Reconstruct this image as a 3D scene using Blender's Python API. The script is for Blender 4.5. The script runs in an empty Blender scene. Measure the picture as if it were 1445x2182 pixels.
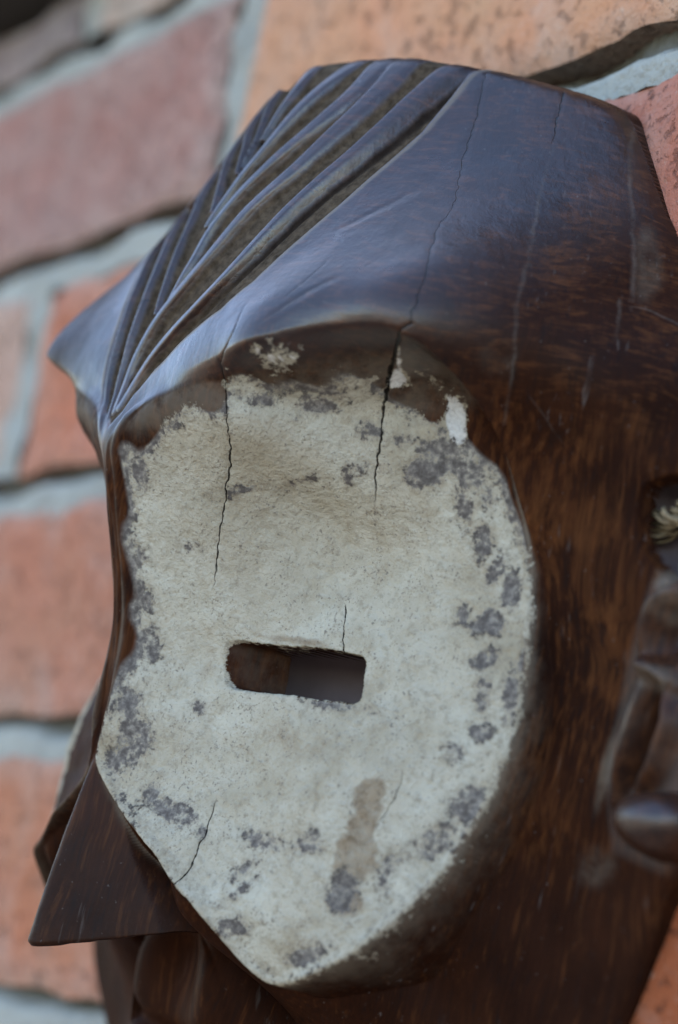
import bpy, math, json
import numpy as np
from mathutils import Matrix, Vector
R = math.radians
scene = bpy.context.scene

# ------------------------------------------------------------------ camera
cam = bpy.data.cameras.new('camera'); cam_o = bpy.data.objects.new('camera', cam); scene.collection.objects.link(cam_o)
cam.sensor_fit = 'VERTICAL'; cam.sensor_height = 23.6; cam.sensor_width = 15.63; cam.lens = 50.0
cam.clip_start = 0.01; cam.clip_end = 100.0
right = Vector((0.570749, 0.806974, 0.151783)); upv = Vector((0.076652, -0.236402, 0.968627)); fwd = Vector((-0.817539, 0.541209, 0.196782))
M3 = Matrix((right, upv, -fwd)).transposed().to_4x4(); M3.translation = Vector((0.564772, -0.312244, -0.059082))
cam_o.matrix_world = M3
cam.dof.use_dof = True; cam.dof.focus_distance = 0.492; cam.dof.aperture_fstop = 4.0
scene.camera = cam_o

# ------------------------------------------------------------------ sky, sun, exposure
SUN_EL, SUN_AZ = R(48), R(-55)          # the sun stands behind the wall: everything in view is in open shade
world = bpy.data.worlds.new('World'); scene.world = world; world.use_nodes = True
wn = world.node_tree.nodes; wl = world.node_tree.links
sky = wn.new('ShaderNodeTexSky'); sky.sky_type = 'NISHITA'; sky.sun_disc = False
sky.sun_elevation = SUN_EL; sky.sun_rotation = SUN_AZ; sky.air_density = 1.0; sky.dust_density = 0.7; sky.ozone_density = 1.0
bg = wn['Background']; bg.inputs['Strength'].default_value = 0.15; wl.new(sky.outputs[0], bg.inputs['Color'])
sun = bpy.data.lights.new('sun', 'SUN'); sun.energy = 4.0; sun.angle = R(0.5); sun.color = (1, .95, .88)
sun_o = bpy.data.objects.new('sun', sun); scene.collection.objects.link(sun_o)
sd_ = Vector((math.sin(SUN_AZ)*math.cos(SUN_EL), math.cos(SUN_AZ)*math.cos(SUN_EL), math.sin(SUN_EL)))
sun_o.rotation_euler = sd_.to_track_quat('Z', 'Y').to_euler(); sun_o.location = sd_*5
scene.view_settings.view_transform = 'Standard'; scene.view_settings.look = 'None'
scene.view_settings.exposure = 2.1; scene.view_settings.gamma = 1.0; scene.view_settings.use_curve_mapping = False
scene.cycles.use_denoising = True; scene.cycles.max_bounces = 8

# ------------------------------------------------------------------ helpers
def link(o, parent=None):
    scene.collection.objects.link(o)
    if parent is not None: o.parent = parent
    return o
def tag(o, label=None, category=None, group=None, kind=None):
    for k, v in (('label', label), ('category', category), ('group', group), ('kind', kind)):
        if v: o[k] = v
    return o
def mesh_np(name, V, F, mat, smooth=True, attrs=None):
    """mesh from an array of points (metres) and an array of quads or triangles"""
    me = bpy.data.meshes.new(name); F = np.asarray(F, np.int32); n, k = F.shape
    me.vertices.add(len(V)); me.vertices.foreach_set('co', np.asarray(V, np.float32).ravel())
    me.loops.add(n*k); me.loops.foreach_set('vertex_index', F.ravel())
    me.polygons.add(n); me.polygons.foreach_set('loop_start', np.arange(0, n*k, k, dtype=np.int32))
    me.polygons.foreach_set('use_smooth', np.full(n, smooth))
    me.update(calc_edges=True)
    for an, av in (attrs or {}).items():
        at = me.attributes.new(an, 'FLOAT', 'POINT'); at.data.foreach_set('value', np.asarray(av, np.float32).ravel())
    me.materials.append(mat)
    return me
class NT:
    def __init__(s, name):
        s.m = bpy.data.materials.new(name); s.m.use_nodes = True; s.t = s.m.node_tree; s.b = s.t.nodes['Principled BSDF']
    def n(s, kind, ins=None, **kw):
        nd = s.t.nodes.new('ShaderNode'+kind)
        for k, v in kw.items(): setattr(nd, k, v)
        for k, v in (ins or {}).items(): s.put(nd.inputs[k], v)
        return nd
    def put(s, sock, v):
        if hasattr(v, 'is_output'): s.t.links.new(v, sock)
        elif hasattr(v, 'outputs'): s.t.links.new(v.outputs[0], sock)
        else: sock.default_value = v
    def math(s, op, a, b=0.0, c=None, clamp=False):
        nd = s.t.nodes.new('ShaderNodeMath'); nd.operation = op; nd.use_clamp = clamp; s.put(nd.inputs[0], a); s.put(nd.inputs[1], b)
        if c is not None: s.put(nd.inputs[2], c)
        return nd.outputs[0]
    def attr(s, name): return s.n('Attribute', attribute_name=name).outputs['Fac']
    def noise(s, vec, scale, detail=4.0, rough=.55, dist=0.0):
        nd = s.n('TexNoise', {'Scale': scale, 'Detail': detail, 'Roughness': rough, 'Distortion': dist})
        s.put(nd.inputs['Vector'], vec); return nd.outputs['Fac']
    def mapr(s, v, a, b, c=0.0, d=1.0, smooth=False):
        nd = s.n('MapRange', {'From Min': a, 'From Max': b, 'To Min': c, 'To Max': d})
        nd.interpolation_type = 'SMOOTHSTEP' if smooth else 'LINEAR'; s.put(nd.inputs['Value'], v); return nd.outputs[0]
    def mix(s, f, a, b, blend='MIX'):
        nd = s.n('Mix', data_type='RGBA', blend_type=blend); s.put(nd.inputs[0], f)
        for k, v in ((6, a), (7, b)): s.put(nd.inputs[k], (*v, 1.0) if isinstance(v, tuple) and len(v) == 3 else v)
        return nd.outputs[2]
    def ramp(s, f, stops):
        nd = s.n('ValToRGB'); s.put(nd.inputs[0], f); e = nd.color_ramp.elements
        while len(e) < len(stops): e.new(.5)
        for el, (p, c) in zip(e, stops): el.position = p; el.color = (*c, 1)
        return nd.outputs[0]
    def scale_vec(s, v, sc, rot=(0, 0, 0)):
        nd = s.n('Mapping'); s.put(nd.inputs['Vector'], v); nd.inputs['Scale'].default_value = sc; nd.inputs['Rotation'].default_value = rot; return nd.outputs[0]
    def bump(s, h, dist, strength=1.0, normal=None):
        nd = s.n('Bump', {'Strength': strength, 'Distance': dist}); s.put(nd.inputs['Height'], h)
        if normal is not None: s.put(nd.inputs['Normal'], normal)
        return nd.outputs[0]
def hash01(*k): return (math.sin(sum(v*w for v, w in zip(k, (12.9898, 78.233, 37.719))))*43758.5453) % 1.0

# ------------------------------------------------------------------ materials
def brick_material():
    t = NT('fired_brick'); obj = t.n('TexCoord').outputs['Object']
    info = t.n('ObjectInfo')
    col = info.outputs['Color']
    off = t.n('VectorMath', operation='ADD'); t.put(off.inputs[0], obj)
    cmb = t.n('CombineXYZ'); t.put(cmb.inputs[0], t.math('MULTIPLY', info.outputs['Random'], 7.0)); t.put(cmb.inputs[2], t.math('MULTIPLY', info.outputs['Random'], 3.0)); t.put(off.inputs[1], cmb)
    p = off.outputs[0]
    n1 = t.noise(p, 22, 5, .6); n2 = t.noise(p, 48, 6, .65); n3 = t.noise(p, 420, 3, .6); n4 = t.noise(p, 34, 6, .65, .6)
    c = t.mix(t.mapr(n1, .35, .7), col, t.mix(1.0, col, (1.12, .90, .84), 'MULTIPLY'))
    c = t.mix(t.mapr(n2, .45, .75, 0, .35), c, t.mix(1.0, col, (.74, .66, .66), 'MULTIPLY'))
    # lime bloom and mortar smears, heavier towards the edges
    edge = t.attr('edge')
    bloom = t.mapr(t.math('ADD', n4, t.math('MULTIPLY', edge, .26)), t.math('ADD', .40, t.math('MULTIPLY', info.outputs['Random'], .16)), .92, 0, .5)
    c = t.mix(bloom, c, (.44, .40, .35))
    pit = t.noise(p, 260, 5, .7)
    c = t.mix(t.mapr(n3, .58, .70, 0, .45), c, (.10, .055, .042)); c = t.mix(t.mapr(pit, .60, .70, 0, .3), c, (.14, .075, .055)); c = t.mix(t.mapr(pit, .40, .30, 0, .35), c, (.52, .44, .36))
    c = t.mix(t.math('MULTIPLY', t.attr('joint_shade'), .75), c, t.ramp(n3, [(.35, (.055, .046, .036)), (.65, (.16, .14, .11))]))     # shade painted on the faces inside the joints
    t.put(t.b.inputs['Base Color'], c); t.b.inputs['Roughness'].default_value = .9; t.b.inputs['Specular IOR Level'].default_value = .25
    hgt = t.math('ADD', t.math('MULTIPLY', t.noise(p, 160, 5, .65), .6), t.math('MULTIPLY', n3, .4))
    t.put(t.b.inputs['Normal'], t.bump(t.math('SUBTRACT', hgt, t.math('MULTIPLY', t.mapr(pit, .56, .70), .5)), .0026, .9))
    return t.m
def mortar_material():
    t = NT('lime_mortar'); p = t.n('TexCoord').outputs['Object']
    n1 = t.noise(p, 30, 6, .65); n2 = t.noise(p, 380, 4, .6)
    c = t.ramp(n1, [(.3, (.22, .215, .185)), (.5, (.34, .34, .30)), (.72, (.42, .42, .37))])
    c = t.mix(t.mapr(n2, .55, .75, 0, .5), c, (.20, .19, .16))
    gap_shade = t.attr('recess'); c = t.mix(t.math('MULTIPLY', gap_shade, .85), c, (.085, .078, .060))  # shadow under each brick mixed into the recessed mortar's colour
    t.put(t.b.inputs['Base Color'], c); t.b.inputs['Roughness'].default_value = .95; t.b.inputs['Specular IOR Level'].default_value = .2
    t.put(t.b.inputs['Normal'], t.bump(t.math('ADD', t.math('MULTIPLY', n1, .5), n2), .0022, .9))
    return t.m
def beam_material():
    t = NT('old_timber'); p = t.n('TexCoord').outputs['Object']
    n1 = t.noise(t.scale_vec(p, (2, 40, 40)), 8, 5, .6)
    t.put(t.b.inputs['Base Color'], t.ramp(n1, [(.3, (.006, .005, .004)), (.7, (.022, .017, .013))])); t.b.inputs['Roughness'].default_value = .85
    t.put(t.b.inputs['Normal'], t.bump(n1, .002, .6)); return t.m
def fibre_material():
    t = NT('dry_fibre'); p = t.n('TexCoord').outputs['Object']; n1 = t.noise(p, 300, 4, .6)
    t.put(t.b.inputs['Base Color'], t.ramp(n1, [(.3, (.12, .085, .045)), (.7, (.30, .23, .135))])); t.b.inputs['Roughness'].default_value = .75
    return t.m
def carved_material(name, inside=False):
    """dark waxed wood, with kaolin where the 'paint' field says so, dust in the grooves and drying cracks"""
    t = NT(name); p = t.n('TexCoord').outputs['Object']
    if inside:
        n1 = t.noise(p, 90, 5, .6); t.put(t.b.inputs['Base Color'], t.ramp(n1, [(.3, (.15, .12, .13)), (.7, (.20, .16, .175))])); t.b.inputs['Roughness'].default_value = .85; t.b.inputs['Specular IOR Level'].default_value = .2
        return t.m
    # --- wood: fibres run up the mask; figure wanders with a slow noise
    warp = t.n('TexNoise', {'Scale': 14.0, 'Detail': 3.0, 'Roughness': .5}); t.put(warp.inputs['Vector'], p)
    vw = t.n('VectorMath', operation='MULTIPLY_ADD'); t.put(vw.inputs[0], warp.outputs['Color']); vw.inputs[1].default_value = (.020, .020, .020); t.put(vw.inputs[2], p)
    fig = t.noise(t.scale_vec(vw.outputs[0], (1, 1, .09)), 620, 5, .62)          # long dark vessels
    ring = t.noise(t.scale_vec(vw.outputs[0], (.45, .45, 2.0)), 380, 4, .6, .6)     # rippled figure across the grain
    wear = t.attr('wear')                                                          # where handling has worn the black patina through
    patch = t.noise(p, 26, 5, .6)
    cut = t.attr('crossgrain')
    grain = t.mix(cut, fig, ring)
    worn = t.mapr(t.math('ADD', grain, t.math('ADD', t.math('MULTIPLY', t.math('SUBTRACT', wear, .5), .27), t.math('MULTIPLY', t.math('SUBTRACT', patch, .5), .28))), .42, .74)
    wood = t.mix(worn, t.mix(t.mapr(patch, .3, .7), (.0125, .0048, .0030), (.030, .0105, .0050)), (.076, .0285, .0105))
    vein = t.noise(t.scale_vec(vw.outputs[0], (1, 1, .06)), 1000, 4, .6); wood = t.mix(t.mapr(vein, .42, .64, 0, .35), wood, t.mix(1.0, wood, (1.8, 1.6, 1.4), 'MULTIPLY'))
    wood = t.mix(t.mapr(fig, .30, .44, .55, 0), wood, (.008, .006, .006))
    scr = t.math('MULTIPLY', t.mapr(t.noise(t.scale_vec(p, (1, 1, .035)), 620, 3, .5), .64, .74), t.mapr(t.noise(p, 40, 4, .6), .48, .66), clamp=True); wood = t.mix(t.math('MULTIPLY', scr, .30), wood, (.20, .175, .16))
    speck = t.noise(p, 900, 2, .5)
    dustn = t.noise(p, 150, 6, .7)
    # dust lying in hollows and on shoulders
    dust = t.attr('dust'); dmask = t.math('MULTIPLY', dust, t.mapr(t.math('ADD', dustn, t.math('MULTIPLY', dust, .35)), .42, .75), clamp=True)
    wood = t.mix(t.math('MULTIPLY', dmask, .72), wood, (.20, .165, .125))
    wood = t.mix(t.mapr(speck, .72, .78, 0, .35), wood, (.16, .14, .13))
    # --- carved furrows, matt and dusty; shade painted into the floors, most where deep
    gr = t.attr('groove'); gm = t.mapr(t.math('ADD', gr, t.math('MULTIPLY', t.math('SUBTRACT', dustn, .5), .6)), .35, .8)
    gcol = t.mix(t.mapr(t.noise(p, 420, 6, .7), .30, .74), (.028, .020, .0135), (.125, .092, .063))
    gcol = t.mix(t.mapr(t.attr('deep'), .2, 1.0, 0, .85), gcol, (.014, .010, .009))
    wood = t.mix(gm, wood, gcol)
    # --- kaolin
    pa = t.attr('paint'); e1 = t.noise(p, 170, 8, .72, .3); e2 = t.noise(p, 620, 4, .6)
    pf = t.math('ADD', pa, t.math('ADD', t.math('MULTIPLY', t.math('SUBTRACT', e1, .5), 2.3), t.math('MULTIPLY', t.math('SUBTRACT', e2, .5), 1.7)))
    pf = t.math('ADD', pf, t.math('MULTIPLY', t.math('SUBTRACT', t.noise(p, 62, 4, .6), .5), 1.1))
    pm = t.mapr(pf, .33, .62)
    k1 = t.noise(p, 45, 6, .6); k2 = t.noise(p, 520, 5, .65); k3 = t.noise(p, 1500, 2, .5)
    kao = t.ramp(k1, [(.32, (.41, .36, .265)), (.5, (.51, .465, .365)), (.68, (.57, .54, .44))])
    k4 = t.noise(p, 95, 6, .7); kao = t.mix(t.mapr(k4, .48, .70, 0, .5), kao, (.33, .262, .165))
    kao = t.mix(t.mapr(k2, .52, .68, 0, .45), kao, (.24, .20, .145))
    kao = t.mix(t.mapr(t.math('ADD', t.math('MULTIPLY', k3, .6), t.math('MULTIPLY', e1, .4)), .57, .66, 0, .75), kao, (.16, .14, .12))
    kao = t.mix(t.mapr(t.math('ADD', t.attr('stain'), t.math('MULTIPLY', t.math('SUBTRACT', e1, .5), 2.0)), .10, 1.15, 0, .95), kao, t.mix(t.mapr(k2, .38, .62), (.19, .135, .085), (.33, .25, .165)))
    kao = t.mix(t.mapr(t.attr('white'), .2, .6), kao, (.72, .70, .66))
    thin = t.mapr(pf, .55, 1.0, .32, 0); kao = t.mix(thin, kao, (.20, .16, .115))
    bare = t.mix(t.mapr(e2, .35, .65), (.085, .074, .066), (.180, .160, .145))
    resid = t.math('MULTIPLY', t.mapr(t.math('ADD', t.math('MULTIPLY', e2, .6), t.math('MULTIPLY', e1, .4)), .44, .62), t.mapr(pf, -.1, .40), clamp=True)
    bare = t.mix(t.math('MULTIPLY', resid, .7), bare, (.34, .31, .25))          # powder left in the pores
    isbare = t.mapr(t.attr('bare'), .05, .6); body = t.mix(isbare, wood, bare)
    c = t.mix(pm, body, kao)
    # --- drying cracks
    cr = t.math('MULTIPLY', t.mapr(t.math('ADD', t.math('ABSOLUTE', t.attr('crack')), t.math('MULTIPLY', t.math('SUBTRACT', e2, .5), .35)), .05, .135, 1, 0), t.mapr(t.attr('crackw'), .25, .6), clamp=True)
    c = t.mix(t.math('MULTIPLY', cr, .93), c, (.006, .005, .004))
    li = t.math('MULTIPLY', t.mapr(t.math('ADD', t.math('ABSOLUTE', t.attr('score')), t.math('MULTIPLY', t.math('SUBTRACT', e2, .5), .5)), .05, .35, 1, 0), t.attr('scorew'), clamp=True)
    c = t.mix(t.math('MULTIPLY', li, t.mapr(dustn, .38, .62, .05, .6)), c, (.24, .21, .18))
    worm = t.mapr(t.attr('worm'), .1, .5); c = t.mix(worm, c, (.004, .003, .002))
    t.put(t.b.inputs['Base Color'], c)
    # --- gloss
    pol = t.attr('polish')
    rw = t.math('ADD', t.mapr(pol, 0, 1, .55, .33), t.math('MULTIPLY', t.math('SUBTRACT', t.noise(p, 60, 6, .65), .5), .42))
    rw = t.math('MAXIMUM', rw, t.math('MULTIPLY', dmask, .8)); rw = t.mapr(gm, 0, 1, rw, .92)
    rr = t.n('Mix', data_type='FLOAT'); t.put(rr.inputs[0], pm); t.put(rr.inputs[2], rw); rr.inputs[3].default_value = .93
    t.put(t.b.inputs['Roughness'], rr.outputs[0])
    sp = t.mapr(pol, 0, 1, .0, .88); sp = t.math('MULTIPLY', sp, t.math('SUBTRACT', 1.0, t.math('MAXIMUM', pm, gm))); sp = t.math('ADD', sp, t.math('MULTIPLY', pol, .04))
    t.put(t.b.inputs['Specular IOR Level'], sp)
    # --- relief
    hp = t.math('ADD', t.math('MULTIPLY', pm, .15), t.math('MULTIPLY', pm, t.math('SUBTRACT', t.math('ADD', t.math('MULTIPLY', k2, 1.3), t.math('ADD', t.math('MULTIPLY', e1, 1.9), t.math('MULTIPLY', k4, 1.5))), 2.35)))
    hw = t.math('MULTIPLY', t.math('SUBTRACT', 1.0, pm), t.math('ADD', t.math('ADD', t.math('MULTIPLY', fig, .08), t.math('MULTIPLY', t.noise(p, 75, 6, .62), .55)), t.math('MULTIPLY', gm, t.math('MULTIPLY', t.noise(p, 260, 6, .75), .6))))
    hh = t.math('SUBTRACT', t.math('ADD', hp, hw), t.math('MULTIPLY', cr, .8))
    t.put(t.b.inputs['Normal'], t.bump(hh, .0009, 1.0))
    return t.m
MB, MM, MT, MF = brick_material(), mortar_material(), beam_material(), fibre_material()
MW = carved_material('carved_wood'); MI = carved_material('carved_wood_inside', True)

# ------------------------------------------------------------------ the ground in front of the wall, unseen, added for its warm bounce
def ground_material():
    t = NT('trodden_earth'); p = t.n('TexCoord').outputs['Object']; n1 = t.noise(p, 1.3, 8, .6); n2 = t.noise(p, 30, 6, .65)
    c = t.ramp(n1, [(.3, (.13, .105, .08)), (.7, (.20, .165, .125))]); c = t.mix(t.mapr(n2, .5, .75, 0, .5), c, (.22, .17, .12))
    t.put(t.b.inputs['Base Color'], c); t.b.inputs['Roughness'].default_value = .95; t.put(t.b.inputs['Normal'], t.bump(n2, .02, .6)); return t.m
gx_ = np.linspace(-1, 1, 61); gx_ = np.sign(gx_)*np.abs(gx_)**2*45; GX, GY = np.meshgrid(gx_, gx_)
GZ = -1.35+.02*np.sin(GX*1.1+GY*.4)+.015*np.sin(GX*.6-GY*1.4+2); gi = np.arange(61*61).reshape(61, 61)
ground = link(bpy.data.objects.new('ground', mesh_np('ground', np.stack([GX, GY, GZ], -1).reshape(-1, 3), np.stack([gi[:-1, :-1], gi[:-1, 1:], gi[1:, 1:], gi[1:, :-1]], -1).reshape(-1, 4), ground_material())))
tag(ground, kind='structure')

# ------------------------------------------------------------------ the wall: mortar bed, bricks laid one by one, timber on top
CH, BL, JT = .083, .234, .0145
wall = link(bpy.data.objects.new('brick_wall', None)); wall.empty_display_size = .05
tag(wall, 'weathered red and orange brick wall with pale recessed mortar behind the mask', 'wall')
rs = np.random.RandomState(4)
def box_mesh(name, lo, hi, mat):
    x0, y0, z0 = lo; x1, y1, z1 = hi
    V = [(x0,y0,z0),(x1,y0,z0),(x1,y1,z0),(x0,y1,z0),(x0,y0,z1),(x1,y0,z1),(x1,y1,z1),(x0,y1,z1)]
    F = [(0,3,2,1),(4,5,6,7),(0,1,5,4),(1,2,6,5),(2,3,7,6),(3,0,4,7)]
    return mesh_np(name, V, F, mat, False)
link(bpy.data.objects.new('wall_core', box_mesh('wall_core', (-2.4, .014, -1.45), (1.6, .23, 1.6), MM)), wall)  # above the beam the core is unseen, run up to block the sun
def brick_mesh(seed, length, height, nx=40, nz=16):
    """front face of a hand-made brick with worn, chipped arrises and returns running back into the wall"""
    r = np.random.RandomState(seed)
    u = np.linspace(-1, 1, nx); v = np.linspace(-1, 1, nz); u = np.sign(u)*(1-(1-np.abs(u))**1.5); v = np.sign(v)*(1-(1-np.abs(v))**1.4)
    U, V_ = np.meshgrid(u, v); x = U*length/2; z = V_*height/2
    def wob(a, b, k, amp):
        o = 0
        for _ in range(7):
            f = k*(.5+r.rand()*1.6); th = r.rand()*6.28; o = o+np.sin(f*(a*math.cos(th)+b*math.sin(th))+r.rand()*6.28)
        return amp*o/2.6
    ex = length/2-np.abs(x); ez = height/2-np.abs(z); e = np.minimum(ex, ez)
    chip = np.maximum(0, wob(x, z, 150, .0018))+np.maximum(0, wob(x, z, 420, .0010))
    y = -.0015+wob(x, z, 45, .0008)+wob(x, z, 160, .00035)+(.0014+.7*chip)*np.exp(-e/(.0011+chip*.6))
    k = np.exp(-e/.006); x = x+k*wob(x, z, 110, .0013)*np.exp(-ex/.006); z = z+np.exp(-ez/.006)*wob(x, z, 90, .0012)
    P = np.stack([x, y, z], -1).reshape(-1, 3); idx = np.arange(nx*nz).reshape(nz, nx)
    F = np.stack([idx[:-1, :-1], idx[:-1, 1:], idx[1:, 1:], idx[1:, :-1]], -1).reshape(-1, 4)
    loop = np.r_[idx[0, :], idx[1:, -1], idx[-1, -2::-1], idx[-2:0:-1, 0]]
    T_ = P[loop]; B = T_.copy(); B[:, 1] = .03; nb = len(P); nl = len(loop); k2 = np.arange(nl); k3 = np.roll(k2, -1)
    S = np.stack([nb+k2, nb+nl+k2, nb+nl+k3, nb+k3], -1); B = np.r_[T_, B]
    edge = np.r_[np.exp(-e.ravel()/.009), np.ones(len(B))]
    return mesh_np('brick', np.r_[P, B], np.r_[F, S], MB, True, {'edge': edge, 'joint_shade': np.r_[np.zeros(nb), np.ones(len(B))]})
meshes = [brick_mesh(20+i, BL-JT, CH-JT) for i in range(7)]
low = [brick_mesh(60+i, BL-JT, CH-JT, 6, 4) for i in range(3)]
short = brick_mesh(90, BL-JT, .0215, 40, 8)
tones = {(2, -1): (.29, .150, .118), (2, 0): (.50, .275, .155), (1, 0): (.43, .165, .09), (1, 1): (.40, .16, .105), (1, -1): (.42, .27, .195),
         (0, -1): (.38, .175, .105), (0, 0): (.40, .165, .10), (-1, 0): (.40, .165, .085), (-1, -1): (.40, .18, .10), (3, 0): (.40, .32, .26), (3, -1): (.20, .17, .165), (-2, -1): (.38, .19, .13), (-1, 1): (.25, .08, .03), (0, 1): (.28, .09, .035), (-2, 1): (.25, .09, .035)}  # lower right bricks: dark orange, deepened to stand for the mask's contact shadow
pal = [(.40, .185, .12), (.44, .21, .125), (.35, .165, .12), (.47, .25, .145), (.38, .19, .14)]
for row in range(-6, 4):
    for j in range(-7, 6):
        cx = (j+.5)*BL if row % 2 == 0 else j*BL
        near = -2 <= row and -2.6*BL < cx < 1.6*BL
        me = short if row == 3 else (meshes[int(hash01(row, j)*7)] if near else low[(row+j) % 3])
        o = link(bpy.data.objects.new('brick', me), wall)
        z0 = row*CH
        o.location = (cx+(hash01(j, row, 2)-.5)*.003, (hash01(row, j, 5)-.5)*.002, z0+(.0108 if row == 3 else (CH-JT)/2))
        o.rotation_euler = (0, (hash01(row+3, j)-.5)*.010, 0)
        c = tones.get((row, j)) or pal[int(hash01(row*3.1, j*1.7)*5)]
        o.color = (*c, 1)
# mortar: bed joints weathered (cut back under the brick above, flush with the brick below) and flush perpends
def bed_joint(row, x0, x1, n=420):
    r = np.random.RandomState(300+row); x = np.linspace(x0, x1, n); prof = np.array([0, .10, .20, .30, .40, .50, .62, .8, 1.0])
    zz = row*CH-JT*1.12+prof[None]*JT*1.26
    def nz(k, amp): return amp*sum(np.sin(k*(.5+r.rand()*1.5)*x+r.rand()*6.28) for _ in range(6))/2.4
    rec = .0075+nz(60, .0020)+nz(190, .0012)
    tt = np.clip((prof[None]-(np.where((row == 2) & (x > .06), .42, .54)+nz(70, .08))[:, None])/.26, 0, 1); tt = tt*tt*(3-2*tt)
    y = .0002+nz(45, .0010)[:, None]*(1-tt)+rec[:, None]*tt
    y = y+.0004*np.sin(x[:, None]*700+prof[None]*9)+.0003*np.sin(x[:, None]*1500+prof[None]*17)
    P = np.stack([np.broadcast_to(x[:, None], y.shape), y, np.broadcast_to(zz, y.shape)+nz(80, .0010)[:, None]], -1)
    m = len(prof); idx = np.arange(n*m).reshape(n, m)
    F = np.stack([idx[:-1, :-1], idx[1:, :-1], idx[1:, 1:], idx[:-1, 1:]], -1).reshape(-1, 4)
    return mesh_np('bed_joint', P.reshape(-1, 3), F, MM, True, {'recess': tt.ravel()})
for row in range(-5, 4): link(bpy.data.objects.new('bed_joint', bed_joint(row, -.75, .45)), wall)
def perpend(seed):
    r = np.random.RandomState(seed); n = 26; z = np.linspace(0, CH-JT*.9, n); prof = np.linspace(-.58, .58, 7)
    y = -.0004+.0010*np.sin(z[:, None]*90+r.rand()*6)+.0007*np.sin(z[:, None]*310+prof[None]*4+r.rand()*6)+.0010*(prof[None]*1.6)**2
    P = np.stack([prof[None]*JT*1.1+.0012*np.sin(z[:, None]*70+r.rand()*6), y, np.broadcast_to(z[:, None], y.shape)], -1)
    idx = np.arange(n*7).reshape(n, 7); F = np.stack([idx[:-1, :-1], idx[:-1, 1:], idx[1:, 1:], idx[1:, :-1]], -1).reshape(-1, 4)
    return mesh_np('head_joint', P.reshape(-1, 3), F, MM, True, {'recess': np.zeros(n*7)})
pp = [perpend(500+i) for i in range(3)]
for row in range(-5, 4):
    for j in range(-3, 3):
        o = link(bpy.data.objects.new('head_joint', pp[(row+j) % 3]), wall)
        o.location = (j*BL if row % 2 == 0 else (j+.5)*BL, 0, row*CH)
beam = link(bpy.data.objects.new('timber_beam', box_mesh('timber_beam', (-2.4, -.028, .2745), (1.6, .0135, .42), MT)))
tag(beam, 'blackened timber beam lying along the top of the brick wall', 'beam')
bv = beam.modifiers.new('bevel', 'BEVEL'); bv.width = .004; bv.segments = 2

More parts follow.
